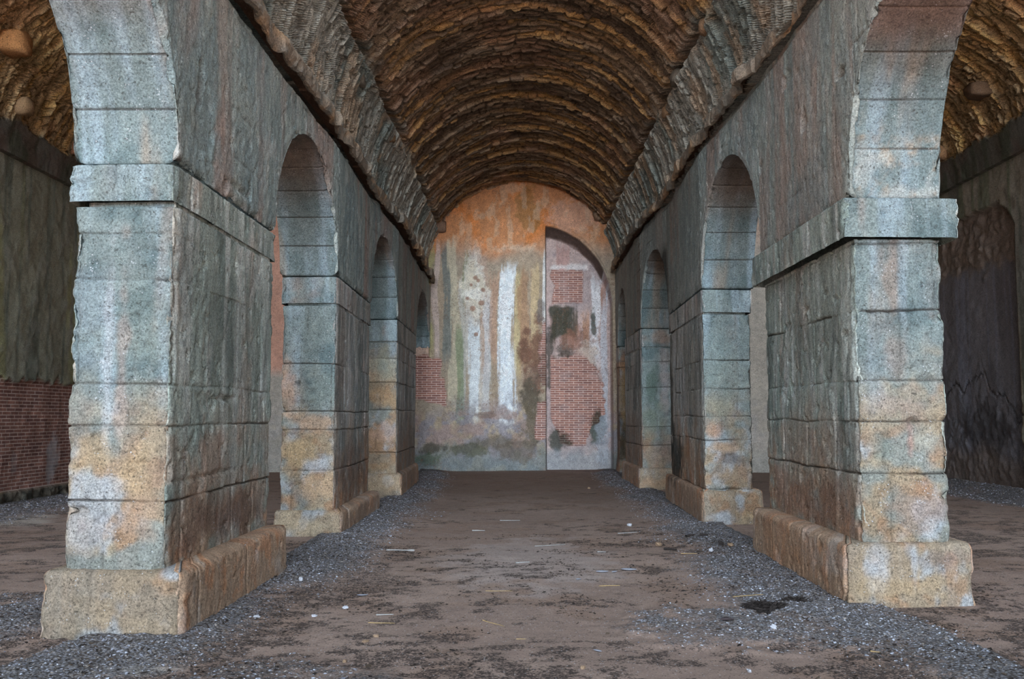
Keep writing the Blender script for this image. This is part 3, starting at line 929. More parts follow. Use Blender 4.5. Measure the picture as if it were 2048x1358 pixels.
# ------------------------------------------------------------------ broken cornices at the springing of the vault
def cornice(name, side, XT, z0, z1, proj, seed, breaks, var, y0=5.6, y1=26.8):
    n = int((y1 - y0) / 0.03)
    ys = np.linspace(y0, y1, n)
    sgn = 1 if side == 'L' else -1
    # section: from inside the wall round the nose and back over the top
    sec = np.array([(-0.12, 0.62), (0.0, 0.62), (0.30, 0.60), (0.52, 0.55), (0.56, 0.20), (0.60, 0.02), (0.75, 0.0), (0.95, 0.05), (1.0, 0.2), (1.0, 0.4), (1.0, 0.62), (0.97, 0.85), (0.85, 1.0), (0.5, 1.03), (0.1, 1.05), (-0.3, 1.06), (-2.4, 1.08)])
    m = len(sec)
    pn = fbm(ys * 1.1, seed, 0, 4, seed)
    blk = hash3(np.floor(ys / 0.55 + 1.6 * vn(ys * 0.8, seed, 0, 3)), seed, 0, 3)
    blz = hash3(np.floor(ys / 0.55 + 1.6 * vn(ys * 0.8, seed, 0, 3)), seed, 1, 4)
    pr = proj * (1 + var * (-0.65 + 0.7 * pn + 1.1 * (blk - 0.4)))
    for (a, w, k) in breaks:
        pr = pr * (1 + (k - 1) * np.exp(-((ys - a) / w) ** 4))
    pr = np.clip(pr, 0.02, 0.4)
    X = XT(ys)[:, None] + sgn * (sec[None, :, 0] * pr[:, None])
    X[:, -1] = XT(ys) - sgn * 0.32
    X[:, 0] = XT(ys) - sgn * 0.10
    X[:, 1] = XT(ys) - sgn * 0.01
    Z = z0 + sec[None, :, 1] * (z1 - z0) * (1 + var * (-0.3 + 0.3 * vn(ys * 1.7, seed, 5, 8) + 0.35 * blz))[:, None]
    Yv = np.broadcast_to(ys[:, None], X.shape)
    rough = fbm(Yv * 7, X * 7, Z * 9, 4, seed + 2) - 0.5
    nose = (np.arange(m) > 4)[None, :] & (sec[:, 0] > 0.3)[None, :]
    X = X + sgn * nose * rough * 0.09
    Z = Z + nose * (fbm(Yv * 6, Z * 8, X * 6, 3, seed + 4) - 0.5) * 0.06
    V = np.stack([X, Yv, Z], -1).reshape(-1, 3)
    xx, yy, zz = V.T
    col = np.tile(lin((142, 128, 112)), (len(V), 1))
    col = mix(col, (176, 142, 108), sm(0.48, 0.64, fbm(yy * 1.5, zz * 3, seed, 4, seed + 5)) * 0.8)
    col = mix(col, (118, 116, 108), sm(0.5, 0.65, fbm(yy * 4, zz * 6, seed, 4, seed + 6)) * 0.7)
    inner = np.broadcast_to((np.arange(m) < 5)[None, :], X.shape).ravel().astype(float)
    col = mix(col, (112, 80, 60), inner * 0.9)  # hollow behind the lip browned, its shade painted into the colour
    o = mesh_obj(name, V, grid_faces(n, m), M_TRIM, None, col, None, np.stack([yy, zz], -1), smooth=False)
    tag(o, kind='structure')
    return o


cornice('trim_1', 'L', LT, 5.33, 5.54, 0.15, 31, [(11.6, 0.25, 1.35), (12.5, 0.4, 0.4), (15.2, 0.35, 0.5), (19.6, 0.3, 1.4), (9.3, 0.2, 0.5)], 0.65)
cornice('trim_2', 'R', RT, 5.63, 5.82, 0.14, 32, [(11.3, 0.18, 1.8), (12.5, 0.35, 1.1), (13.7, 0.4, 0.35), (16.5, 0.3, 0.5), (9.6, 0.4, 0.4), (19.5, 0.3, 1.3)], 0.45)


# ------------------------------------------------------------------ vaults of rubble rings
def vault(name, x0, a, zs, b, th0, th1, y0, y1, dy, dth, seed, pal, step_th=None, zone=None, holes=(), front=None):
    ny = int((y1 - y0) / dy) + 1
    nt = int((th1 - th0) * 0.5 * (a + b) / dth) + 1
    ths = np.linspace(th0, th1, nt)
    edge = front(ths) + (fbm(ths * 4, seed, 0, 3, seed + 30) - 0.5) * 0.5      # ragged front edge, cut back out of view to let skylight in
    Tg = np.broadcast_to(ths[None, :], (ny, nt)).copy()
    Yg = edge[None, :] + (y1 - edge[None, :]) * np.linspace(0, 1, ny)[:, None]
    y, th = Yg.ravel(), Tg.ravel()
    s = th * 0.5 * (a + b)
    # rings of thin stones: rows along the nave, stones along the arc
    w = 0.062
    r = (y + (vn(s * 0.7, y * 0.5, seed, seed) - 0.5) * 0.45 + (vn(s * 1.9, y * 1.3, seed, seed + 1) - 0.5) * 0.18 + (vn(s * 5, y * 4, seed, seed + 2) - 0.5) * 0.05) / w
    row = np.floor(r)
    pair = np.floor(row / 2)
    thick = hash3(pair, np.floor(s / 1.3 + pair * 0.37), seed, 21) < 0.55      # some courses are twice as thick
    fr = np.where(thick, (r - 2 * pair) / 2, r - row)
    row = np.where(thick, 2 * pair, row)
    L = 0.12 + 0.34 * hash3(row, seed, 1, 2)
    t = s / L + hash3(row, seed, 2, 3) * 7
    k = np.floor(t)
    ft = t - k
    h1 = hash3(row, k, seed, 5)
    h2 = hash3(row, k, seed, 6)
    hr = hash3(row, seed, 4, 7)
    gap = np.maximum(1 - sm(0.0, 0.20, np.minimum(fr, 1 - fr)), 0.8 * (1 - sm(0, 0.10, np.minimum(ft, 1 - ft))))
    big = fbm(y * 0.8, s * 0.8, seed, 4, seed + 8) - 0.5
    med = fbm(y * 4, s * 3, seed, 4, seed + 9) - 0.5
    fine = fbm(y * 15, s * 11, seed, 3, seed + 10) - 0.5
    # positive d = into the room
    # every metre or so a ring hangs a little lower than the one before it
    ph = y / 1.05 + 1.1 * fbm(s * 0.35, y * 0.3, seed, 3, seed + 25) + hash3(np.floor(s / 0.9), seed, 0, 26) * 0.10
    saw = ph - np.floor(ph)
    lip = (1 - sm(0.05, 0.13, saw)) * sm(0.40, 0.58, fbm(s * 0.7, np.floor(ph) * 3.7, seed, 3, seed + 27))
    d = (h1 - 0.5) * 0.07 + (hr - 0.5) * 0.05 + big * 0.06 + med * 0.045 + fine * 0.04 - gap * 0.045 + 0.07 * (1 - saw) * sm(0.0, 0.02, saw)
    d = d + (fr - 0.5) * (h2 - 0.5) * 0.06
    col = np.tile(lin(pal['mid']), (len(y), 1))
    col = mix(col, pal['dark'], sm(0.45, 0.62, fbm(y * 2, s * 1.2, seed, 4, seed + 11)) * 0.85)
    col = mix(col, pal['dark'], (h2 < 0.3) * 0.6)
    band = fbm(y * 1.6, s * 0.35, seed, 4, seed + 12)
    col = mix(col, pal['ochre'], sm(0.52, 0.64, band) * (0.2 + 0.8 * (h1 > 0.5)) * 0.42)
    col = mix(col, pal['ochre'], (hash3(row, np.floor(k / 5), seed, 14) > 0.90) * 0.6)
    col = mix(col, pal['ochre'], lip * 0.75)  # front step of each hanging ring painted ochre as if lit
    col = mix(col, pal['red'], sm(0.54, 0.68, fbm(y * 1.2, s * 1.4, seed, 4, seed + 13)) * 0.55)
    col = mix(col, pal['gap'], gap * 0.6)
    col = np.minimum(col * pal['k'], 0.8)
    if step_th is not None:
        lo = np.minimum(th, math.pi - th)
        lo = lo + (vn(y * 1.4, seed, 0, 3) - 0.5) * 0.03
        low = 1 - sm(step_th - 0.012, step_th + 0.012, lo)
        crack = np.exp(-((lo - step_th - 0.026) / 0.022) ** 2) * sm(0.25, 0.5, vn(y * 0.9, th > 1.5, 3, 15))
        d = d * (1 - 0.35 * low) + low * 0.085 - crack * 0.20
        lowc = np.tile(lin(pal['low']), (len(y), 1))
        g = fbm(y * 1.1, s * 0.8, seed, 4, seed + 16)
        lowc = mix(lowc, pal['low2'], sm(0.45, 0.6, g) * 0.9)
        lowc = mix(lowc, pal['low3'], sm(0.55, 0.68, fbm(y * 1.8, s * 1.2, seed, 4, seed + 17)) * 0.7)
        lowc = lowc * (1.5 * (0.72 + 0.5 * h1) * (1 - 0.45 * gap))[:, None]
        m = (1 - sm(step_th - 0.05, step_th + 0.10, lo + (med * 0.25)))[:, None]
        col = col * (1 - m) + lowc * m
    if zone is not None:
        d, col = zone(d, col, y, th, s)
    for (hy, ht, ry, rt, dep) in holes:
        q = np.maximum(np.abs(y - hy) / ry, np.abs(th - ht) / rt) + (vn(y * 9, s * 9, 3, 5) - 0.5) * 0.5
        d = d - dep * (1 - sm(0.7, 1.05, q))
    tuck = (th < th0 + 0.012) | (th > th1 - 0.012)
    d = np.where(tuck, -0.22, d)
    ca, sa = np.cos(th), np.sin(th)
    x = x0 + a * ca
    z = zs + b * sa
    x = x - ca * d
    z = z - sa * d
    V = np.stack([x, y, z], -1)
    o = mesh_obj(name, V, grid_faces(ny, nt), M_RUBBLE, None, np.clip(col, 0, 1), None, np.stack([y, s], -1), smooth=False)
    tag(o, kind='structure')
    return o


PAL_V = dict(k=2.2, mid=(122, 105, 86), dark=(84, 70, 58), ochre=(154, 120, 74), red=(134, 106, 86), low=(154, 152, 142), low2=(122, 130, 124), low3=(174, 152, 128), gap=(44, 34, 28))
HOLES = [(11.3, math.pi - 0.47, 0.12, 0.045, 0.16), (14.7, math.pi - 0.45, 0.14, 0.05, 0.18), (18.0, math.pi - 0.46, 0.1, 0.03, 0.12), (12.0, 0.45, 0.13, 0.05, 0.2), (15.6, 0.46, 0.12, 0.045, 0.15), (19.3, 0.44, 0.1, 0.04, 0.12), (12.6, math.pi - 0.35, 0.06, 0.03, 0.1)]
ceil_n = vault('ceiling', V0, VA, VZ, VB, 0.05, math.pi + 0.0, 5.6, Y_BACK + 0.1, 0.016, 0.027, 41, PAL_V, step_th=0.53, holes=HOLES, front=lambda t: 6.6 + 4.6 * np.clip(np.sin(np.clip(t, 0, math.pi)), 0, 1) ** 0.8)


def aisle_zone(lo_from_right, z0t):
    def zone(d, col, y, th, s):
        lo = th if lo_from_right else math.pi - th
        n = fbm(y * 2.5, s * 2.5, 5, 4, 91)
        m = 1 - sm(z0t - 0.01, z0t + 0.03, lo + (n - 0.5) * 0.14)
        d = d * (1 - m) + m * ((n - 0.5) * 0.05 + 0.10)
        c = np.tile(lin((118, 114, 104)), (len(y), 1))
        c = mix(c, (84, 88, 70), sm(0.45, 0.6, fbm(y * 6, s * 0.5, 2, 4, 92)) * 0.8)
        c = mix(c, (116, 100, 90), sm(0.5, 0.65, fbm(y * 2, s * 1.5, 3, 4, 93)) * 0.7)
        col = col * (1 - m[:, None]) + c * m[:, None]
        return d, col
    return zone


PAL_A = dict(k=3.0, mid=(140, 121, 90), dark=(104, 88, 66), ochre=(150, 120, 74), red=(136, 108, 82), low=(112, 100, 86), low2=(90, 86, 78), low3=(140, 116, 90), gap=(48, 36, 28))
LAX, LAH = -6.16, 2.84
ceil_l = vault('ceiling', LAX, LAH, 6.20, 2.7, -0.25, math.pi + 0.02, 5.6, Y_BACK + 0.1, 0.035, 0.035, 42, PAL_A, zone=aisle_zone(False, 0.21), front=lambda t: 6.2 + 5.0 * np.clip(np.sin(np.clip(t, 0, math.pi)), 0, 1))
RAX, RAH = 6.68, 3.02
ceil_r = vault('ceiling', RAX, RAH, 6.65, 2.7, -0.02, math.pi + 0.3, 5.6, Y_BACK + 0.1, 0.035, 0.035, 43, PAL_A, zone=aisle_zone(True, 0.22), front=lambda t: 6.2 + 5.0 * np.clip(np.sin(np.clip(t, 0, math.pi)), 0, 1))


# unseen slab over the three vaults, added to stop sun leaks
def slab(name, x0, x1, y0, y1, z0, z1, mat, col):
    V = np.array([(x, y, z) for x in (x0, x1) for y in (y0, y1) for z in (z0, z1)], float)
    F = [[0, 1, 3, 2], [4, 6, 7, 5], [0, 4, 5, 1], [2, 3, 7, 6], [0, 2, 6, 4], [1, 5, 7, 3]]
    return tag(mesh_obj(name, V, F, mat, None, np.tile(lin(col), (8, 1)), None, V[:, :2], smooth=False), kind='structure')


slab('sun_blocker', -9.6, 10.4, 11.6, 27.6, 9.75, 10.1, M_RUBBLE, (150, 140, 126))


# stones left sticking out of the vaults
def rock(name, size, loc, mat, seed, parent=None, sub=2, rough=0.35, col=None, flat_k=1.0, rot=0.0):
    rs = np.random.RandomState(seed)
    import bmesh
    bm = bmesh.new()
    bmesh.ops.create_cube(bm, size=1.0)
    bmesh.ops.subdivide_edges(bm, edges=bm.edges[:], cuts=3, use_grid_fill=True)
    V = np.array([v.co[:] for v in bm.verts])
    rr = np.linalg.norm(V, axis=1)
    V = V * (0.38 + 0.62 * 0.60 / np.maximum(rr, 1e-6))[:, None]
    n = np.stack([fbm(V[:, 0] * 2.2 + seed, V[:, 1] * 2.2, V[:, 2] * 2.2, 3, seed + k) - 0.5 for k in range(3)], -1)
    V = V + n * rough
    V = V * np.array(size)
    c, s = math.cos(rot), math.sin(rot)
    V = np.stack([V[:, 0] * c - V[:, 1] * s, V[:, 0] * s + V[:, 1] * c, V[:, 2]], -1)
    F = [[v.index for v in f.verts] for f in bm.faces]
    bm.verts.index_update()
    bm.free()
    cc = np.tile(lin(col), (len(V), 1)) if col is not None else None
    if parent is not None:
        return mesh_obj(name, V + np.array(loc), F, mat, parent, cc)
    o = mesh_obj(name, V, F, mat, None, cc, smooth=False)
    o.location = loc
    return o


for i, (y, th, sz) in enumerate([(11.0, math.pi - 0.50, (0.22, 0.3, 0.2)), (14.1, math.pi - 0.44, (0.2, 0.22, 0.2)), (17.4, math.pi - 0.47, (0.18, 0.2, 0.16)), (12.5, 0.50, (0.22, 0.22, 0.2)), (14.6, 0.52, (0.26, 0.34, 0.22)), (15.9, 0.48, (0.22, 0.26, 0.2)), (20.2, 0.48, (0.16, 0.2, 0.16))]):
    rock('projecting_stone', sz, (V0 + (VA - 0.03) * math.cos(th), y, VZ + (VB - 0.03) * math.sin(th)), M_TRIM, 300 + i, parent=ceil_n, col=((150, 120, 92), (122, 112, 98), (160, 128, 96))[i % 3])


for par, p, sz, c, sd in [(ceil_l, (-8.78, 16.4, 7.05), (0.34, 0.36, 0.3), (176, 144, 108), 350), (ceil_l, (-8.25, 15.2, 7.7), (0.4, 0.5, 0.36), (184, 132, 84), 351), (ceil_l, (-8.8, 18.6, 6.9), (0.26, 0.3, 0.24), (160, 112, 82), 352),
                          (ceil_r, (9.5, 20.9, 7.45), (0.26, 0.34, 0.3), (166, 128, 92), 353), (ceil_r, (9.1, 18.4, 8.0), (0.4, 0.5, 0.3), (120, 94, 72), 354)]:
    rock('projecting_stone', sz, p, M_TRIM, sd, parent=par, col=c)

# ------------------------------------------------------------------ upright walls as relief grids
def relief(name, U, W, fn, place, mat, parent=None):
    """U, W: 1-D coordinates along and up the wall; fn -> (depth, colour, mask); place(u, w, depth) -> xyz"""
    Ug, Wg = np.meshgrid(U, W, indexing='ij')
    u, w = Ug.ravel(), Wg.ravel()
    d, col, msk = fn(u, w)
    V = place(u, w, d)
    o = mesh_obj(name, V, grid_faces(len(U), len(W)), mat, parent, np.clip(col, 0, 1), np.clip(msk, 0, 1), np.stack([u, w], -1))
    return tag(o, kind='structure')


def box_mask(u, w, u0, u1, w0, w1, soft=0.04, ragged=0.12, seed=0, freq=4):
    n = (fbm(u * freq, w * freq, seed, 4, seed) - 0.5) * 2 * ragged
    return sm(-soft, soft, u - u0 + n) * sm(-soft, soft, u1 - u + n) * sm(-soft, soft, w - w0 + n) * sm(-soft, soft, w1 - w + n)


def run(u, w, uc, hw, w0, w1, seed=0, wob=0.10):
    """a vertical run-off stain centred on uc, from height w1 down to w0"""
    n = (vn(u * 2, w * 0.8, seed, seed) - 0.5) * wob * 2
    f = (fbm(u * 18, w * 0.9, seed, 4, seed + 1) - 0.5) * 1.1 + (fbm(u * 30, w * 14, seed, 3, seed + 2) - 0.5) * 0.5
    q = np.abs(u - uc + n) / hw + f
    return (1 - sm(0.62, 1.05, q)) * sm(w0 - 0.25, w0 + 0.45, w + f * 0.5) * (1 - sm(w1 - 0.35, w1 + 0.15, w + f * 0.4))


def blob(u, w, uc, wc, ru, rw, seed=0, k=1.3):
    n = (fbm(u * 4, w * 4, seed, 6, seed, 0.68) - 0.5) * k * 1.5
    q = np.sqrt(((u - uc) / ru) ** 2 + ((w - wc) / rw) ** 2) + n
    return 1 - sm(0.6, 1.1, q)


def niche_mask(u, w):
    # tall recess in the right half of the end wall under a quarter arch
    ca, cw = 0.55, 4.55
    top = cw + 2.45 * np.sqrt(np.clip(1 - ((u - ca) / 2.16) ** 2, 0, 1))
    wob = (vn(u * 5, w * 5, 3, 44) - 0.5) * 0.02
    return sm(-0.014, 0.014, np.minimum(np.minimum(u - 0.82 - wob, 2.69 - u), (top + wob - w) * 0.8)), top


def back_fn(u, w):
    n1 = fbm(u * 1.2, w * 1.2, 1, 4, 101)
    n2 = fbm(u * 4.5, w * 4.0, 2, 4, 102)
    n3 = fbm(u * 13, w * 13, 3, 3, 103)
    st = fbm(u * 7, w * 0.4, 4, 4, 104)
    nm, top = niche_mask(u, w)
    col = np.tile(lin((160, 140, 122)), (len(u), 1))
    col = mix(col, (132, 126, 118), sm(0.45, 0.62, n1) * 0.7)
    # warm top under the vault
    up = sm(5.9, 6.9, w + (n1 - 0.5) * 1.2)
    col = mix(col, (184, 124, 80), up * 0.9)
    col = mix(col, (198, 122, 66), up * sm(0.44, 0.6, fbm(u * 1.6, w * 1.0, 8, 4, 106)) * 0.9)
    col = mix(col, (142, 104, 62), blob(u, w, 0.35, 7.5, 0.35, 0.8, 3) * 0.7)
    col = mix(col, (190, 150, 128), blob(u, w, 1.6, 7.2, 0.8, 0.6, 4) * 0.7)
    col = mix(col, (196, 172, 146), sm(0.56, 0.66, fbm(u * 5, w * 2.6, 8, 4, 107)) * up * 0.4)
    col = mix(col, (206, 190, 168), box_mask(u, w, -0.6, 0.55, 6.28, 6.42, 0.06, 0.16, 5, 8) * 0.35)
    # middle: runs of lime, algae and rust
    mid = 1 - sm(5.6, 6.6, w + (n1 - 0.5) * 0.8)
    col = mix(col, (150, 136, 116), mid * 0.7)
    for (uc, hw, w0, w1, c, k, sd) in [
            (-2.55, 0.16, 3.2, 6.4, (160, 152, 92), 0.8, 1), (-2.28, 0.10, 3.0, 6.6, (188, 164, 152), 0.8, 2), (-2.02, 0.15, 3.0, 6.5, (104, 112, 106), 0.85, 3),
            (-1.78, 0.14, 1.6, 6.6, (180, 168, 138), 0.8, 4), (-1.55, 0.10, 1.4, 5.6, (176, 182, 176), 0.5, 5), (-1.47, 0.10, 4.7, 6.2, (118, 126, 84), 0.75, 6), (-1.60, 0.13, 1.2, 4.2, (122, 136, 96), 0.8, 7),
            (-1.25, 0.22, 1.2, 6.4, (192, 184, 172), 0.7, 8), (-0.95, 0.16, 2.5, 6.2, (178, 142, 120), 0.6, 9), (-1.2, 0.24, 1.5, 4.3, (196, 204, 208), 0.85, 10), (-0.85, 0.15, 1.5, 5.0, (192, 196, 200), 0.6, 11),
            (-0.63, 0.13, 3.0, 5.6, (176, 132, 104), 0.75, 12), (-0.28, 0.20, 1.4, 5.9, (206, 214, 218), 0.95, 13), (-0.30, 0.28, 1.2, 3.6, (196, 204, 212), 0.7, 14), (0.02, 0.10, 2.6, 5.7, (188, 166, 112), 0.8, 15),
            (0.25, 0.20, 2.8, 5.8, (164, 118, 80), 0.8, 16), (0.50, 0.13, 3.0, 5.9, (190, 160, 112), 0.8, 17), (0.74, 0.09, 3.4, 6.3, (208, 208, 204), 0.8, 18)]:
        c = tuple(0.72 * v + 0.28 * sum(c) / 3 for v in c)
        col = mix(col, c, run(u, w, uc, hw, w0, w1, sd + 200) * k)
    # flaked white patch with brown scars
    fl = blob(u, w, -1.22, 5.25, 0.42, 0.75, 21, 0.8)
    col = mix(col, (210, 206, 196), fl * 0.9)
    col = mix(col, (180, 168, 146), fl * sm(0.52, 0.62, n2) * 0.7)
    for (a, b_, r_) in ((-0.98, 5.15, 0.08), (-1.02, 4.78, 0.09), (-1.27, 4.62, 0.09), (-1.42, 4.9, 0.06), (-1.2, 5.5, 0.09), (-1.12, 5.42, 0.06), (-1.17, 3.88, 0.07), (-1.32, 5.3, 0.05)):
        col = mix(col, (142, 112, 96), blob(u, w, a, b_, r_, r_, 23, 0.8) * 0.9)
    # grey-lilac damp foot
    foot = 1 - sm(1.2, 2.2, w + (n1 - 0.5) * 1.5)
    col = mix(col, (126, 122, 128), foot * sm(0.34, 0.56, n2) * 0.85)
    col = mix(col, (146, 124, 114), foot * sm(0.55, 0.66, fbm(u * 2.5, w * 2.5, 9, 4, 110)) * 0.7)
    col = mix(col, (104, 114, 114), (1 - sm(0.3, 0.9, w + (n2 - 0.5) * 0.9)) * 0.75)
    # rust-brown and black rot left of the recess
    for (a, b_, ru, rw, c, k) in [(0.22, 3.4, 0.22, 0.65, (104, 76, 62), 0.9), (0.60, 3.3, 0.24, 1.15, (108, 78, 64), 0.9), (0.45, 2.6, 0.34, 0.5, (110, 88, 76), 0.8), (0.40, 2.1, 0.34, 0.6, (84, 76, 64), 0.9), (0.45, 1.3, 0.34, 0.7, (98, 88, 72), 0.85), (0.65, 4.6, 0.12, 0.4, (104, 96, 92), 0.7),
                                  (-0.55, 0.85, 0.75, 0.24, (98, 90, 76), 0.7), (0.0, 0.6, 0.55, 0.3, (96, 86, 76), 0.7), (-1.35, 0.62, 0.55, 0.2, (82, 82, 66), 0.75), (-2.4, 0.68, 0.4, 0.16, (76, 72, 62), 0.85), (-2.6, 0.35, 0.45, 0.2, (72, 84, 66), 0.7), (-0.9, 1.6, 0.5, 0.1, (112, 92, 82), 0.7)]:
        col = mix(col, c, blob(u, w, a, b_, ru, rw, int(a * 10) + 40) * k)
    # inside the recess
    cn = np.tile(lin((172, 152, 146)), (len(u), 1))
    cn = mix(cn, (150, 138, 138), sm(0.45, 0.6, n1) * 0.6)
    for (uc, hw, w0, w1, c, k, sd) in [(1.25, 0.16, 5.4, 6.6, (166, 130, 122), 0.7, 31), (2.25, 0.16, 3.0, 5.6, (206, 206, 208), 0.85, 32), (2.5, 0.10, 1.0, 5.6, (176, 178, 184), 0.8, 33), (1.95, 0.12, 3.2, 4.6, (168, 126, 96), 0.7, 34),
                                       (1.6, 0.2, 3.6, 4.2, (150, 96, 66), 0.7, 35), (2.56, 0.09, 4.6, 5.5, (150, 104, 78), 0.7, 36), (1.02, 0.12, 3.5, 4.8, (150, 120, 112), 0.6, 37)]:
        cn = mix(cn, c, run(u, w, uc, hw, w0, w1, sd + 300) * k)
    cn = mix(cn, (206, 202, 200), box_mask(u, w, 0.95, 2.1, 5.78, 6.0, 0.05, 0.16, 8, 3) * 0.7)
    cn = mix(cn, (54, 58, 48), box_mask(u, w, 0.98, 1.62, 3.85, 4.72, 0.06, 0.18, 9, 3) * 0.9)
    for uc_, hw_, wl_ in ((1.05, 0.10, 3.5), (1.25, 0.09, 3.9), (1.42, 0.10, 3.45), (1.58, 0.07, 3.8)):
        cn = mix(cn, (66, 62, 50), run(u, w, uc_, hw_, wl_, 4.75, int(uc_ * 50)) * 0.8)
    cn = mix(cn, (58, 64, 54), blob(u, w, 2.2, 4.3, 0.10, 0.4, 10) * 0.85)
    cn = mix(cn, (60, 58, 52), blob(u, w, 0.92, 3.2, 0.12, 0.9, 12) * 0.8)
    cn = mix(cn, (70, 66, 58), blob(u, w, 1.3, 3.5, 0.4, 0.2, 13, 2.0) * 0.7)
    cn = mix(cn, (128, 92, 76), blob(u, w, 1.7, 3.8, 0.45, 0.35, 18, 1.8) * 0.7)
    cn = mix(cn, (176, 160, 148), blob(u, w, 2.0, 3.35, 0.35, 0.35, 14) * 0.8)
    cn = mix(cn, (60, 74, 68), blob(u, w, 2.3, 1.2, 0.22, 0.5, 15) * 0.85)
    cn = mix(cn, (56, 62, 54), blob(u, w, 1.15, 0.8, 0.25, 0.4, 16) * 0.85)
    cn = mix(cn, (134, 142, 146), (1 - sm(0.3, 0.9, w + (n2 - 0.5) * 0.6)) * 0.7)
    cn = mix(cn, (150, 156, 164), blob(u, w, 2.45, 1.1, 0.25, 1.0, 17) * 0.6)
    cn = mix(cn, (74, 56, 46), (1 - sm(0.18, 0.27, top - w + (n2 - 0.5) * 0.1)) * (w > 4.7) * (u < 2.45) * 0.9)  # shade of the arch soffit painted as a dark band
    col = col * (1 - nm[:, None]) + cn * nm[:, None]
    # exposed brick
    bk = box_mask(u, w, -4.0, -2.12, 1.92, 3.20, 0.03, 0.22, 51, 2.5) * (u < -1.9)
    bk = np.maximum(bk, box_mask(u, w, 1.0, 1.92, 4.83, 5.80, 0.03, 0.16, 52, 3) * nm)
    bw = 0.75 + 0.16 * (w - 2.0)
    big = sm(-0.03, 0.03, u - 0.95 - 0.25 * sm(1.6, 0.9, w)) * sm(-0.03, 0.03, 2.45 - 0.55 * sm(2.7, 3.4, w) - 0.5 * sm(1.6, 0.9, w) - u + (n2 - 0.5) * 0.5) * sm(0.8, 0.9, w + (n1 - 0.5) * 0.5) * (1 - sm(3.2, 3.5, w + (n2 - 0.5) * 0.6))
    bk = np.maximum(bk, big * nm)
    bk = np.maximum(bk, box_mask(u, w, 0.52, 0.84, 0.95, 2.0, 0.03, 0.10, 54, 3) * (1 - nm))
    bk = np.maximum(bk, box_mask(u, w, 0.66, 0.86, 2.4, 4.2, 0.03, 0.14, 55, 5) * (1 - nm) * 0.9)
    mossy = np.clip(blob(u, w, 1.2, 0.9, 0.4, 0.35, 61) + blob(u, w, 2.3, 1.3, 0.2, 0.5, 62) + blob(u, w, 1.3, 3.45, 0.3, 0.2, 63) + blob(u, w, 0.72, 2.6, 0.2, 0.6, 64) * 0.6, 0, 1)
    lime = np.clip(sm(0.58, 0.7, fbm(u * 2.2, w * 2.2, 3, 4, 112)) * 0.10, 0, 1)
    spk = sm(0.62, 0.68, fbm(u * 34, w * 34, 7, 3, 115)) * sm(0.48, 0.62, fbm(u * 1.7, w * 1.1, 7, 3, 116))
    col = mix(col, (112, 84, 68), spk * 0.5)
    asl = np.maximum(sm(3.0, 3.2, u), sm(-3.1, -3.3, u))
    col = mix(col, (118, 112, 104), asl * 0.85)
    col = mix(col, (150, 96, 74), sm(-3.1, -3.3, u) * sm(2.6, 3.0, w) * 0.6)
    # relief
    d = (n1 - 0.5) * 0.05 + (n2 - 0.5) * 0.03 + (n3 - 0.5) * 0.014
    d = d + fl * (n2 - 0.5) * 0.03
    d = d - bk * 0.035
    rv = np.clip((top - w) / (0.22 + 0.12 * (n2 - 0.5)), 0, 1)
    rv = np.where(w > 4.6, rv, 1.0) ** 0.8
    d = d - nm * 0.55 * rv
    jamb_groove = np.exp(-((u - 0.815) / 0.018) ** 2) * (w < 7.0)
    d = d - jamb_groove * 0.05
    col = mix(col, (70, 56, 50), jamb_groove * 0.8)  # groove with a dark line along the left edge of the recess
    # broken lip over the recess
    lip = np.exp(-((w - top - 0.06) / 0.07) ** 2) * ((u > 0.8) & (u < 2.72) & (w > 4.7))
    d = d + lip * 0.05 * (0.5 + n3)
    # square masonry offset low on the left (remains of a respond)
    cb = sm(-3.24, -3.2, u) * sm(-2.48, -2.52, u) * sm(3.20, 3.24, w) * sm(3.60, 3.52, w)
    d = d + cb * 0.10
    col = mix(col, (188, 160, 146), cb * 0.8)
    col = mix(col, (60, 46, 38), lip * 0.0)
    msk = np.stack([bk, mossy, lime], -1)
    var = 0.62 + 0.46 * fbm(u * 5, w * 2.5, 5, 5, 113, 0.65) + 0.30 * fbm(u * 16, w * 12, 6, 4, 114, 0.7)
    col = np.clip(col * (1.34 * var)[:, None], 0, 0.85)
    return d, col, msk


Ub = np.concatenate([np.linspace(-9.4, -3.3, 60, endpoint=False), np.arange(-3.3, 3.5, 0.015), np.linspace(3.5, 10.2, 60)])
Wb = np.concatenate([np.arange(-0.15, 8.55, 0.016), np.linspace(8.55, 9.8, 10)])
wall_back = relief('wall_back', Ub, Wb, back_fn, lambda u, w, d: np.stack([u, Y_BACK - d, w], -1), M_PLASTER)
rock('projecting_stone', (0.28, 0.34, 0.30), (2.32, Y_BACK - 0.12, 7.28), M_TRIM, 401, parent=wall_back, col=(150, 126, 104))
rock('projecting_stone', (0.34, 0.30, 0.34), (-2.22, Y_BACK - 0.08, 6.98), M_TRIM, 402, parent=wall_back, col=(146, 118, 98))


def outer_common(u, w, seed):
    n1 = fbm(u * 1.0, w * 1.0, seed, 4, seed)
    n2 = fbm(u * 4, w * 4, seed, 4, seed + 1)
    st = fbm(u * 8, w * 0.4, seed, 4, seed + 2)
    st2 = fbm(u * 2.4, w * 0.25, seed, 3, seed + 3)
    return n1, n2, st, st2


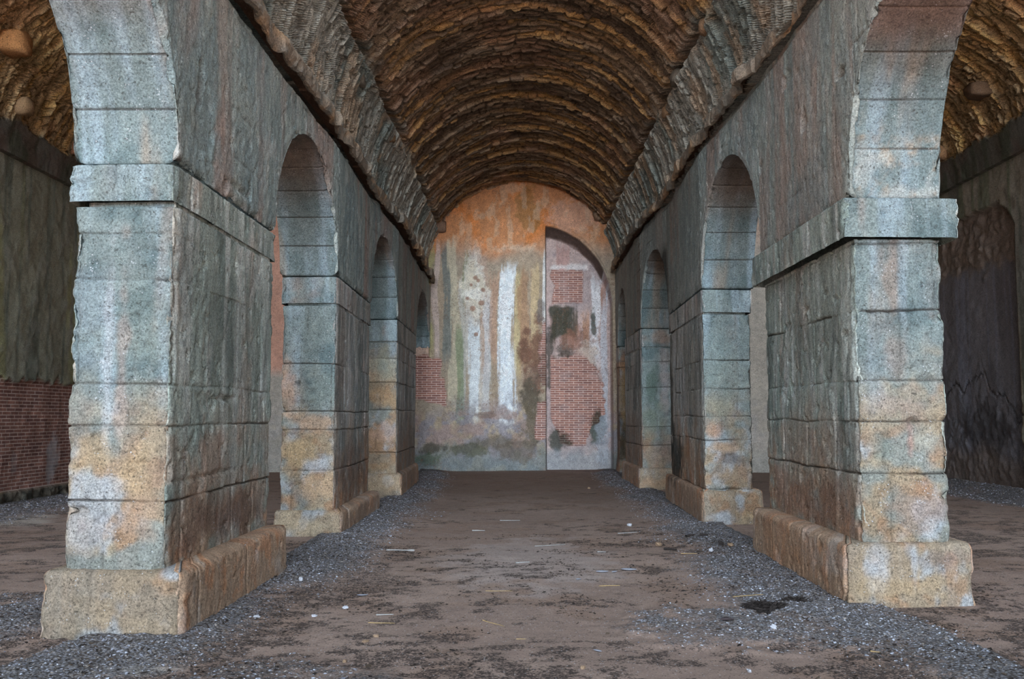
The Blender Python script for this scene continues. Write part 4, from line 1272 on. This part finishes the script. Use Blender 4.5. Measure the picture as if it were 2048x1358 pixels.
def left_outer_fn(u, w):
    n1, n2, st, st2 = outer_common(u, w, 120)
    n3 = fbm(u * 13, w * 13, 3, 3, 124)
    col = np.tile(lin((132, 132, 116)), (len(u), 1))
    col = mix(col, (102, 108, 98), sm(0.45, 0.62, st) * 0.85)
    col = mix(col, (140, 138, 98), sm(0.52, 0.66, st2) * 0.7)
    col = mix(col, (138, 138, 128), sm(0.55, 0.7, n2) * 0.4)
    edge = 2.24 + (fbm(u * 5, 0, 0, 3, 125) - 0.5) * 0.22 + (vn(u * 14, 0, 0, 126) - 0.5) * 0.10
    bk = (1 - sm(edge - 0.02, edge + 0.02, w)) * sm(0.22, 0.26, w)
    base = 1 - sm(0.20, 0.27, w)
    col = mix(col, (96, 88, 78), base * 0.9)
    col = mix(col, (60, 60, 54), base * sm(0.45, 0.6, fbm(u * 6, w * 8, 2, 4, 127)) * 0.9)
    d = (n1 - 0.5) * 0.06 + (n2 - 0.5) * 0.03 + (n3 - 0.5) * 0.012 - bk * 0.07
    d = d + base * ((fbm(u * 5, w * 7, 2, 4, 128) - 0.5) * 0.25)
    col = col * 1.4
    lime = blob(u, w, 18.6, 0.75, 0.25, 0.42, 5) * 0.55 + blob(u, w, 17.2, 0.7, 0.12, 0.3, 6) * 0.2
    msk = np.stack([bk, 0.15 * np.ones_like(bk), lime], -1)
    return d, col, msk


Uo = np.concatenate([np.linspace(5.6, 13, 40, endpoint=False), np.arange(13, 23, 0.035), np.linspace(23, Y_BACK + 0.1, 40)])
Wo = np.concatenate([np.arange(-0.15, 6.32, 0.035), [6.45, 6.6, 7.0]])
relief('wall_far_left', Uo, Wo, left_outer_fn, lambda u, w, d: np.stack([-9.0 + d, u, w], -1), M_PLASTER)


def right_outer_fn(u, w):
    n1, n2, st, st2 = outer_common(u, w, 140)
    n3 = fbm(u * 12, w * 12, 3, 3, 144)
    col = np.tile(lin((120, 114, 102)), (len(u), 1))
    col = mix(col, (86, 92, 72), sm(0.45, 0.6, st) * 0.7)
    col = mix(col, (84, 84, 80), sm(0.5, 0.65, st2) * 0.6)
    # blind arch: recessed bay between y = 18.5 and 23.5
    q = ((u > 18.42) & (u < 24.0)).astype(float)
    topz = 5.80 + 0.25 * np.clip((20.6 - np.abs(u - 20.6) * 1.0) - 18.6, 0, 1)
    topz = np.where(u < 18.95, 5.80 - (18.95 - u) ** 2 * 1.6, 5.9)
    rec = q * (w < topz + (n2 - 0.5) * 0.10)
    inner = np.tile(lin((104, 102, 106)), (len(u), 1))
    inner = mix(inner, (84, 80, 82), sm(0.42, 0.66, fbm(u * 4, w * 0.5, 6, 4, 146)) * 0.6)
    inner = mix(inner, (108, 110, 122), sm(0.52, 0.70, fbm(u * 9, w * 0.3, 7, 4, 147)) * 0.55)
    rub = sm(4.55, 4.85, w + (n2 - 0.5) * 0.7)
    inner = mix(inner, (112, 100, 90), rub * 0.9)
    inner = mix(inner, (48, 44, 44), blob(u, w, 19.9, 1.35, 1.2, 0.5, 9, 2.0) * 0.6)
    inner = mix(inner, (108, 94, 84), (1 - sm(0.5, 1.1, w + (n1 - 0.5))) * 0.7)
    col = col * (1 - rec[:, None]) + inner * rec[:, None]
    # stone courses in the rough top of the recess
    j, bed, course, bid, dj = joints(u, w, list(np.arange(4.6, 6.0, 0.14)), 148, w=0.016, lens=(0.25, 0.5))
    d = (n1 - 0.5) * 0.05 + (n2 - 0.5) * 0.03 + (n3 - 0.5) * 0.012
    d = d - rec * 0.10 + rec * rub * ((n2 - 0.5) * 0.16 - 0.02 - j * 0.025 * (u > 19.0))
    low = 1 - sm(1.4, 2.3, w + (n1 - 0.5) * 1.2)
    d = d + low * ((n2 - 0.5) * 0.06 + (n3 - 0.5) * 0.035)
    crack = np.abs(w - (1.95 + 0.35 * np.sin(u * 1.3) + (fbm(u * 3, 0, 0, 4, 149) - 0.5) * 0.9))
    d = d - 0.035 * (1 - sm(0.012, 0.035, crack)) * (u > 18.0)
    col = mix(col, (40, 38, 38), (1 - sm(0.01, 0.03, crack)) * 0.6)
    col = np.clip(col * 1.85, 0, 0.8)
    msk = np.zeros((len(u), 3))
    return d, col, msk


relief('wall_far_right', Uo, np.concatenate([np.arange(-0.15, 6.85, 0.035), [7.0, 7.2, 7.5]]), right_outer_fn, lambda u, w, d: np.stack([9.7 - d, u, w], -1), M_PLASTER)

# ------------------------------------------------------------------ floor
PIER_RECT = [(-3.46, -2.38, 6.9, 9.93), (2.75, 3.92, 8.12, 11.38), (-3.3, -2.31, 12.7, 16.25), (2.72, 3.68, 14.1, 18.18), (-3.3, -2.28, 18.6, 22.7), (2.6, 3.46, 20.6, 23.7)]


def rect_dist(x, y, r):
    dx = np.maximum(np.maximum(r[0] - x, x - r[1]), 0)
    dy = np.maximum(np.maximum(r[2] - y, y - r[3]), 0)
    return np.hypot(dx, dy)


def gravel_density(x, y):
    n = fbm(x * 0.9, y * 0.7, 1, 4, 160)
    n2 = fbm(x * 3.0, y * 2.2, 2, 4, 161)
    g = np.zeros_like(x)
    # drift along the nave side of the left piers
    dl = x - np.interp(y, [3, 6.5, 10, 13, 16, 19, 23, 27], [-3.4, -2.9, -2.35, -2.35, -2.3, -2.3, -2.35, -2.5])
    wl = np.interp(y, [3, 6, 8, 11, 14, 17, 22, 27], [0.3, 0.9, 0.75, 0.85, 0.9, 0.8, 0.8, 0.6])
    g = np.maximum(g, (1 - sm(0.1, 1.3, dl / wl + (n - 0.5) * 1.1)) * (dl > -0.25))
    dr = np.interp(y, [4, 7, 8.5, 11, 14, 18, 22, 27], [3.0, 2.9, 2.75, 2.75, 2.75, 2.8, 2.6, 2.75]) - x
    wr = np.interp(y, [4, 6.5, 8, 10, 13, 16, 20, 27], [0.1, 0.7, 1.1, 1.1, 0.9, 0.9, 0.8, 0.6])
    g = np.maximum(g, (1 - sm(0.1, 1.3, dr / wr + (n - 0.5) * 1.1)) * (dr > -0.25))
    # heaps in the aisles against the outer walls
    g = np.maximum(g, (1 - sm(0.5, 1.7, (x + 9.0) + (n - 0.5) * 1.2)) * (y > 10))
    g = np.maximum(g, (1 - sm(0.35, 0.8, np.abs(9.15 - x) + (n - 0.5) * 0.6)) * 0.9 * (y > 10))
    g = np.maximum(g, 0.7 * blob(x, y, -3.9, 7.8, 0.7, 1.3, 7, 0.9))
    g = np.maximum(g, 0.7 * blob(x, y, 1.9, 7.3, 1.3, 0.8, 8, 0.9))
    g = np.maximum(g, 0.5 * blob(x, y, -1.4, 5.4, 1.0, 1.0, 9, 0.9))
    return np.clip(g * (0.55 + 0.9 * n2), 0, 1)


def floor_height(x, y):
    h = (fbm(x * 0.6, y * 0.6, 3, 3, 170) - 0.5) * 0.05 + (fbm(x * 3, y * 3, 4, 3, 171) - 0.5) * 0.018
    g = gravel_density(x, y)
    h = h + g * 0.05 + g * (fbm(x * 12, y * 12, 5, 3, 172) - 0.5) * 0.03
    # earth bank against the right aisle wall
    h = h + 0.16 * sm(8.9, 9.5, x)
    h = h + 0.04 * (1 - sm(0.0, 0.5, Y_BACK - y)) * (np.abs(x) < 3)
    h = h - 0.035 * np.exp(-(((x - 2.0) / 0.16) ** 2 + ((y - 7.75) / 0.10) ** 2) ** 2)
    return h


def build_floor():
    xs = np.concatenate([np.linspace(-80, -11, 12, endpoint=False), np.arange(-11, -4.6, 0.10), np.arange(-4.6, 4.8, 0.04), np.arange(4.8, 11, 0.10), np.linspace(11, 80, 12)])
    ys = np.concatenate([np.linspace(-140, 1, 16, endpoint=False), np.arange(1, 3.6, 0.1), np.arange(3.6, 13, 0.04), np.arange(13, 27.6, 0.09)])
    Xg, Yg = np.meshgrid(xs, ys, indexing='ij')
    x, y = Xg.ravel(), Yg.ravel()
    z = floor_height(x, y)
    n1 = fbm(x * 0.7, y * 0.7, 1, 4, 180)
    n2 = fbm(x * 2.2, y * 2.8, 2, 4, 181)
    n3 = fbm(x * 0.35, y * 0.35, 2, 3, 182)
    col = np.tile(lin((152, 131, 120)), (len(x), 1))
    col = mix(col, (166, 144, 132), sm(0.45, 0.62, n1) * 0.7)
    col = mix(col, (146, 120, 104), sm(0.5, 0.66, n2) * 0.5)
    col = mix(col, (134, 112, 98), sm(16, 24, y) * 0.5)
    # pool of daylight painted pale on the middle of the nave floor
    col = mix(col, (182, 170, 166), blob(x, y, 0.2, 10.5, 1.0, 2.0, 3, 1.0) * 0.5)
    # pale damp patches by the left foreground pier
    pale = blob(x, y, -2.55, 6.1, 0.42, 0.22, 5, 1.1)
    col = mix(col, (204, 200, 194), np.clip(pale, 0, 1) * 0.75)
    pale2 = blob(x, y, -7.7, 14.4, 0.8, 0.9, 6, 0.9)
    col = mix(col, (190, 182, 172), pale2 * 0.7)
    g = gravel_density(x, y)
    # litter: denser towards the sides and in the foreground
    side = sm(0.9, 2.4, np.abs(x - 0.1))
    n4 = fbm(x * 4.2, y * 6.0, 2, 4, 183)
    n5 = fbm(x * 9, y * 12, 2, 4, 184)
    lit = 0.43 + 0.18 * side + 0.5 * (n2 - 0.5) + 1.1 * (n4 - 0.5) + 1.2 * (n5 - 0.5) + 0.6 * (n1 - 0.5) + 0.30 * (1 - sm(5.5, 9.5, y))
    lit = lit * (1 - 0.25 * sm(12, 20, y))
    lit = np.minimum(np.maximum(lit, 0.72 * blob(x, y, -1.55, 9.3, 0.6, 1.4, 10, 0.8)), 0.80)
    white = 0.7 * blob(x, y, 1.9, 9.4, 0.6, 0.9, 11, 1.0) + 0.36 * blob(x, y, 2.0, 8.0, 0.7, 0.5, 12, 1.0) + 0.35 * blob(x, y, -1.9, 13.2, 0.4, 1.6, 13, 1.0) + 0.3 * blob(x, y, 2.2, 14.2, 0.5, 1.2, 14, 1.0) + 0.25 * blob(x, y, -2.0, 8.4, 0.35, 1.2, 15, 1.0)
    msk = np.stack([np.clip(lit, 0, 1), g, np.clip(white, 0, 0.40)], -1)
    o = mesh_obj('floor', np.stack([x, y, z], -1), grid_faces(len(xs), len(ys)), M_FLOOR, None, col, np.clip(msk, 0, 1), np.stack([x, y], -1))
    tag(o, kind='structure')


build_floor()


# ------------------------------------------------------------------ loose gravel, one heap per drift
OCT_V = np.array([(1, 0, 0), (-1, 0, 0), (0, 1, 0), (0, -1, 0), (0, 0, 1), (0, 0, -1)], float)
OCT_F = np.array([(0, 2, 4), (2, 1, 4), (1, 3, 4), (3, 0, 4), (2, 0, 5), (1, 2, 5), (3, 1, 5), (0, 3, 5)])


def scatter(name, label, cat, region, n, smin, smax, seed, pal, flatk=0.42, dens=gravel_density, thr=0.08, zoff=0.05, long=1.0):
    rs = np.random.RandomState(seed)
    x = rs.uniform(region[0], region[1], n * 6)
    y = rs.uniform(region[2], region[3], n * 6)
    g = dens(x, y)
    keep = rs.rand(n * 6) < np.clip((g - thr) * 1.6, 0, 1)
    for r in PIER_RECT:
        keep &= rect_dist(x, y, r) > 0.01
    x, y = x[keep][:n], y[keep][:n]
    n = len(x)
    z = floor_height(x, y)
    s = smin + (smax - smin) * rs.rand(n) ** 2.2
    sc = s[:, None] * (0.6 + 0.7 * rs.rand(n, 3))
    sc[:, 2] *= flatk
    sc[:, 0] *= long
    ang = rs.uniform(0, 6.283, n)
    tl = rs.uniform(-0.5, 0.5, (n, 2))
    V = OCT_V[None] * sc[:, None, :] * (0.8 + 0.4 * rs.rand(n, 6, 1))
    V[:, :, 2] += V[:, :, 0] * tl[:, :1] + V[:, :, 1] * tl[:, 1:]
    c, si = np.cos(ang)[:, None], np.sin(ang)[:, None]
    Vx = V[:, :, 0] * c - V[:, :, 1] * si + x[:, None]
    Vy = V[:, :, 0] * si + V[:, :, 1] * c + y[:, None]
    Vz = V[:, :, 2] + (z + sc[:, 2] * zoff)[:, None]
    VV = np.stack([Vx, Vy, Vz], -1).reshape(-1, 3)
    FF = (OCT_F[None] + (np.arange(n) * 6)[:, None, None]).reshape(-1, 3)
    pc = np.array([lin(p) for p in pal])[rs.randint(0, len(pal), n)] * (0.75 + 0.5 * rs.rand(n, 1))
    o = mesh_obj(name, VV, FF, M_GRAVEL, None, np.repeat(np.clip(pc, 0, 1), 6, axis=0), smooth=False)
    return tag(o, label, cat, kind='stuff')


GP = [(122, 121, 126), (138, 138, 146), (156, 157, 168), (106, 101, 100), (176, 180, 192), (130, 121, 114), (146, 138, 132), (98, 92, 90), (132, 133, 144)]
scatter('gravel', 'grey gravel drifted along the inner foot of the left foreground pier', 'gravel', (-3.3, -1.0, 5.0, 11.4), 7000, 0.0045, 0.0149, 1, GP)
scatter('gravel', 'grey gravel drifted along the foot of the second left pier', 'gravel', (-2.5, -1.0, 11.4, 17.3), 5000, 0.0060, 0.0174, 2, GP)
scatter('gravel', 'grey gravel at the foot of the third left pier by the back wall', 'gravel', (-2.6, -1.2, 17.3, 26.5), 3500, 0.0075, 0.0198, 3, GP)
scatter('gravel', 'pale gravel and droppings strewn beside the right foreground pier', 'gravel', (0.8, 3.3, 6.0, 12.0), 7000, 0.0045, 0.0149, 4, GP + [(180, 184, 196)] * 2)
scatter('gravel', 'grey gravel drifted along the foot of the second right pier', 'gravel', (1.3, 2.9, 12.0, 19.2), 5000, 0.0060, 0.0174, 5, GP)
scatter('gravel', 'grey gravel at the foot of the third right pier by the back wall', 'gravel', (1.5, 2.8, 19.2, 26.5), 2500, 0.0075, 0.0198, 6, GP)
scatter('gravel', 'pale gravel heaped along the brick wall of the left aisle', 'gravel', (-8.85, -6.8, 12.0, 22.0), 4500, 0.0090, 0.0248, 7, GP)
scatter('gravel', 'bluish gravel strip along the foot of the dark right aisle wall', 'gravel', (8.3, 9.6, 15.0, 24.0), 2500, 0.0090, 0.0248, 8, GP)
scatter('gravel', 'grey gravel on the outer side of the left foreground pier', 'gravel', (-4.7, -3.4, 6.2, 9.6), 2200, 0.0045, 0.0136, 9, GP)


def litter_density(x, y):
    return np.clip(fbm(x * 2.2, y * 2.8, 2, 4, 181) * 1.7 - 0.68 + 0.2 * sm(0.9, 2.4, np.abs(x)), 0, 1)


scatter('leaf_litter', 'dark crumbled leaf litter scattered over the earth floor', 'leaf litter', (-4.5, 4.5, 4.6, 13.0), 9000, 0.005, 0.017, 20,
        [(54, 46, 42), (66, 56, 50), (44, 38, 36), (80, 68, 58)], flatk=0.18, dens=litter_density, thr=0.12, zoff=0.6, long=1.6)


# ------------------------------------------------------------------ single pieces lying on the floor
def gz(x, y):
    return float(floor_height(np.array([x]), np.array([y]))[0])


def stick(name, label, cat, p, q, r, mat, seed, bend=0.02, group=None, kn=None):
    """a bent, tapering stalk from ground point p to ground point q"""
    p, q = np.array(p, float), np.array(q, float)
    n, m = 12, 7
    rs = np.random.RandomState(seed)
    t = np.linspace(0, 1, n)
    d = (q - p); L = np.linalg.norm(d); e = d / L
    perp = np.array([-e[1], e[0]])
    off = np.sin(t * math.pi * (1 + rs.rand())) * bend * L * (1 if rs.rand() > 0.5 else -1)
    cx = p[0] + d[0] * t + perp[0] * off
    cy = p[1] + d[1] * t + perp[1] * off
    zz = floor_height(cx, cy)
    zz = np.maximum(np.linspace(zz[0], zz[-1], n), zz) + r * 0.8
    rr = r * 0.75 * (1.0 - 0.45 * t) * (1 + 0.25 * (rs.rand(n) - 0.5))
    if kn:
        rr[-3:] *= kn
    V = []
    for i in range(n):
        for k in range(m):
            a = 2 * math.pi * k / m
            V.append((cx[i] + perp[0] * math.cos(a) * rr[i], cy[i] + perp[1] * math.cos(a) * rr[i], zz[i] + math.sin(a) * rr[i]))
    V = np.array(V)
    F = grid_faces(n, m).tolist()
    for i in range(n - 1):
        F.append([i * m + m - 1, (i + 1) * m + m - 1, (i + 1) * m, i * m])
    F.append(list(range(m))[::-1])
    F.append([(n - 1) * m + k for k in range(m)])
    c = np.array([cx.mean(), cy.mean(), zz.min() - r])
    o = mesh_obj(name, V - c, F, mat)
    o.location = c
    return tag(o, label, cat, group or {'straw': 'straws on the floor', 'stick': 'sticks on the floor'}[name])


def stone(name, label, loc, size, mat, seed, rot=0.0, group=None):
    size = tuple(0.75 * q for q in size)
    o = rock(name, size, (loc[0], loc[1], gz(*loc) + size[2] * 0.32), mat, seed, rot=rot, rough=0.85)
    return tag(o, label, 'stone', group or 'loose stones on the floor')


def leaf(name, label, cat, loc, L, W, mat, seed, rot, curl=0.35, group=None):
    n, m = 10, 5
    V, V2 = [], []
    th = 0.0012
    for i in range(n):
        t = i / (n - 1)
        w = W * math.sin(math.pi * min(1, t * 0.93 + 0.05)) ** 0.8
        for k in range(m):
            s = (k / (m - 1) - 0.5) * 2
            z = curl * L * (0.25 * (t - 0.5) ** 2 * 2) + abs(s) ** 1.5 * w * 0.35
            V.append((L * (t - 0.5), s * w * 0.5, z + th))
            V2.append((L * (t - 0.5), s * w * 0.5, z))
    V = np.array(V + V2)
    c, s_ = math.cos(rot), math.sin(rot)
    V = np.stack([V[:, 0] * c - V[:, 1] * s_, V[:, 0] * s_ + V[:, 1] * c, V[:, 2]], -1)
    f = grid_faces(n, m)
    N = n * m
    F = f.tolist() + (f[:, ::-1] + N).tolist()
    rim = [i * m for i in range(n)] + [(n - 1) * m + k for k in range(1, m)] + [i * m + m - 1 for i in range(n - 2, -1, -1)] + [k for k in range(m - 2, 0, -1)]
    for a, b_ in zip(rim, rim[1:] + rim[:1]):
        F.append([a, a + N, b_ + N, b_])
    o = mesh_obj(name, V, F, mat)
    o.location = (loc[0], loc[1], gz(*loc) + 0.003)
    return tag(o, label, cat, group)


ST = 'straw'
for p, q, r, lab, k in [
        ((0.76, 9.02), (0.96, 9.08), 0.006, 'short yellow straw lying in the middle of the nave floor', 1),
        ((1.85, 8.32), (2.12, 8.36), 0.006, 'long pale straw lying just before the dark hollow by the right foreground pier', 2),
        ((1.88, 11.10), (2.06, 11.07), 0.006, 'yellow straw on the litter level with the back of the right foreground pier', 3),
        ((-1.15, 7.46), (-0.94, 7.42), 0.005, 'yellow straw on the bare earth at left of centre', 4),
        ((-0.27, 7.50), (-0.10, 7.31), 0.005, 'slanting yellow straw at the centre foreground beside dark litter', 5),
        ((-0.29, 8.74), (-0.05, 8.74), 0.004, 'thin straw lying crosswise on the open earth mid nave', 6),
        ((2.37, 6.54), (2.43, 6.51), 0.006, 'stubby pale straw at the right front corner of the floor', 7),
        ((-0.01, 6.94), (0.06, 6.93), 0.004, 'tiny straw fragment in the front centre of the floor', 8)]:
    stick('straw', lab, ST, p, q, r, M_STRAW, 500 + k)
for p, q, r, lab, k, kn in [
        ((-1.55, 11.37), (-1.22, 11.41), 0.012, 'grey stick with a thick pale end beside the second left pier', 1, 2.6),
        ((-0.63, 13.31), (-0.45, 13.31), 0.013, 'bleached stick on the earth between the second pair of piers', 2, None),
        ((-1.13, 7.73), (-0.99, 7.73), 0.008, 'pale curved stick near the gravel of the left foreground pier', 3, None),
        ((0.21, 11.85), (0.59, 11.90), 0.007, 'long thin grey stick across the pale middle of the floor', 4, None),
        ((-0.02, 10.39), (0.13, 10.43), 0.010, 'white twig lying in the centre of the nave', 5, None),
        ((0.93, 11.26), (1.03, 11.26), 0.009, 'short white stick right of the nave centre', 6, None),
        ((1.35, 12.99), (1.62, 13.04), 0.009, 'pale stick before the gravel of the second right pier', 7, None),
        ((-0.27, 14.69), (0.04, 14.70), 0.009, 'faint pale stick far back in the middle of the floor', 8, None)]:
    stick('stick', lab, 'stick', p, q, r, M_PALE, 520 + k, kn=kn)
stick('stick', 'short black stick on the ground left of the right foreground pier', 'stick', (1.74, 11.45), (1.87, 11.34), 0.022, M_DARK, 540)
stick('stick', 'black charred stick in front of the second right pier plinth', 'stick', (2.16, 12.38), (2.28, 12.42), 0.022, M_DARK, 541)
stick('stick', 'black charred stick closest to the second right pier plinth', 'stick', (2.34, 12.38), (2.44, 12.35), 0.022, M_DARK, 542)
for loc, size, m, lab, k in [
        ((1.73, 11.81), (0.10, 0.07, 0.06), M_TAN, 'tan stone right of the nave centre beside a black stick', 1),
        ((2.53, 11.47), (0.12, 0.07, 0.05), M_TAN, 'tan stone behind the back end of the right foreground pier', 2),
        ((2.43, 11.52), (0.07, 0.06, 0.07), M_DARK, 'dark grey stone touching a tan stone by the right foreground pier', 3),
        ((2.24, 11.18), (0.06, 0.06, 0.06), M_WHITE, 'whitish stone in the litter left of the right foreground pier', 4),
        ((1.61, 13.86), (0.09, 0.07, 0.05), M_WHITE, 'white flat stone at the gravel edge of the second right pier', 5),
        ((1.88, 7.12), (0.045, 0.04, 0.05), M_WHITE, 'small white pebble standing alone at right foreground', 6),
        ((-1.02, 6.97), (0.05, 0.035, 0.022), M_TAN, 'tan flake of stone, upper of two at left foreground', 7),
        ((-1.07, 6.82), (0.055, 0.04, 0.022), M_TAN, 'tan flake of stone, lower of two at left foreground', 8),
        ((-1.12, 6.29), (0.035, 0.03, 0.025), M_TAN, 'small tan pebble at the very front left of centre', 9),
        ((0.41, 6.13), (0.035, 0.03, 0.03), M_TAN, 'small tan pebble at the very front right of centre', 10),
        ((-1.44, 8.09), (0.05, 0.03, 0.03), M_WHITE, 'white chip on bare earth right of the left gravel drift', 11),
        ((-2.06, 9.17), (0.06, 0.05, 0.05), M_WHITE, 'white stone in the gravel near the back end of the left foreground plinth', 12),
        ((-2.05, 7.60), (0.06, 0.05, 0.03), M_WHITE, 'white stone in the gravel beside the left foreground plinth', 13),
        ((-1.63, 7.77), (0.045, 0.04, 0.03), M_WHITE, 'white chip at the outer edge of the left gravel drift', 14),
        ((1.55, 20.81), (0.09, 0.07, 0.06), M_TAN, 'pale stone far back by the third right pier', 15),
        ((1.45, 6.10), (0.04, 0.03, 0.025), M_WHITE, 'pale pebble at the front edge of the floor right of centre', 16)]:
    stone('loose_stone', lab, loc, size, m, 560 + k, rot=k * 0.9)
for loc, L, W, rot, lab, k in [
        ((0.86, 9.81), 0.13, 0.05, 0.1, 'grey feather lying left of a white one mid nave', 1),
        ((0.99, 9.84), 0.09, 0.035, 0.8, 'small grey feather between two others mid nave', 2),
        ((1.15, 9.97), 0.16, 0.06, -0.1, 'largest pale feather right of the nave centre', 3),
        ((-1.38, 8.60), 0.10, 0.03, 0.2, 'pale feather beside the left gravel drift', 4),
        ((0.54, 6.57), 0.07, 0.024, -0.7, 'grey feather in the front centre of the floor', 5),
        ((0.59, 9.35), 0.06, 0.03, 0.5, 'little white feather near the middle of the nave floor', 6)]:
    leaf('feather', lab, 'feather', loc, L, W, M_FEATHER, 590 + k, rot, curl=0.6, group='feathers on the floor')
leaf('dry_leaf', 'dark curled leaf lying flat on the earth at right foreground', 'leaf', (1.59, 7.37), 0.11, 0.055, M_LEAF, 610, 0.15, curl=0.5)


def clump(name, label, c, rx, ry, h, n, seed):
    """a ragged heap of black twigs and leaves"""
    rs = np.random.RandomState(seed)
    a = rs.uniform(0, 6.283, n)
    r = np.sqrt(rs.rand(n))
    x = c[0] + np.cos(a) * r * rx
    y = c[1] + np.sin(a) * r * ry
    z = floor_height(x, y) + h * (1 - r ** 2) * rs.rand(n)
    s = 0.012 + 0.02 * rs.rand(n)
    sc = s[:, None] * np.array([[2.2, 0.5, 0.35]]) * (0.6 + 0.8 * rs.rand(n, 3))
    an = rs.uniform(0, 6.283, n)
    V = OCT_V[None] * sc[:, None, :]
    V[:, :, 2] += V[:, :, 0] * rs.uniform(-0.6, 0.6, (n, 1))
    cc, ss = np.cos(an)[:, None], np.sin(an)[:, None]
    VV = np.stack([V[:, :, 0] * cc - V[:, :, 1] * ss + x[:, None], V[:, :, 0] * ss + V[:, :, 1] * cc + y[:, None], V[:, :, 2] + z[:, None]], -1).reshape(-1, 3)
    FF = (OCT_F[None] + (np.arange(n) * 6)[:, None, None]).reshape(-1, 3)
    o = mesh_obj(name, VV, FF, M_DARK, smooth=False)
    tag(o, label, 'leaf litter', kind='stuff')


clump('leaf_clump', 'black heap of rotted leaves before the right foreground pier, larger of two', (2.0, 7.92), 0.17, 0.09, 0.03, 260, 1)
clump('leaf_clump', 'black heap of rotted leaves touching the gravel of the right foreground pier, smaller of two', (2.33, 8.15), 0.10, 0.05, 0.02, 110, 2)
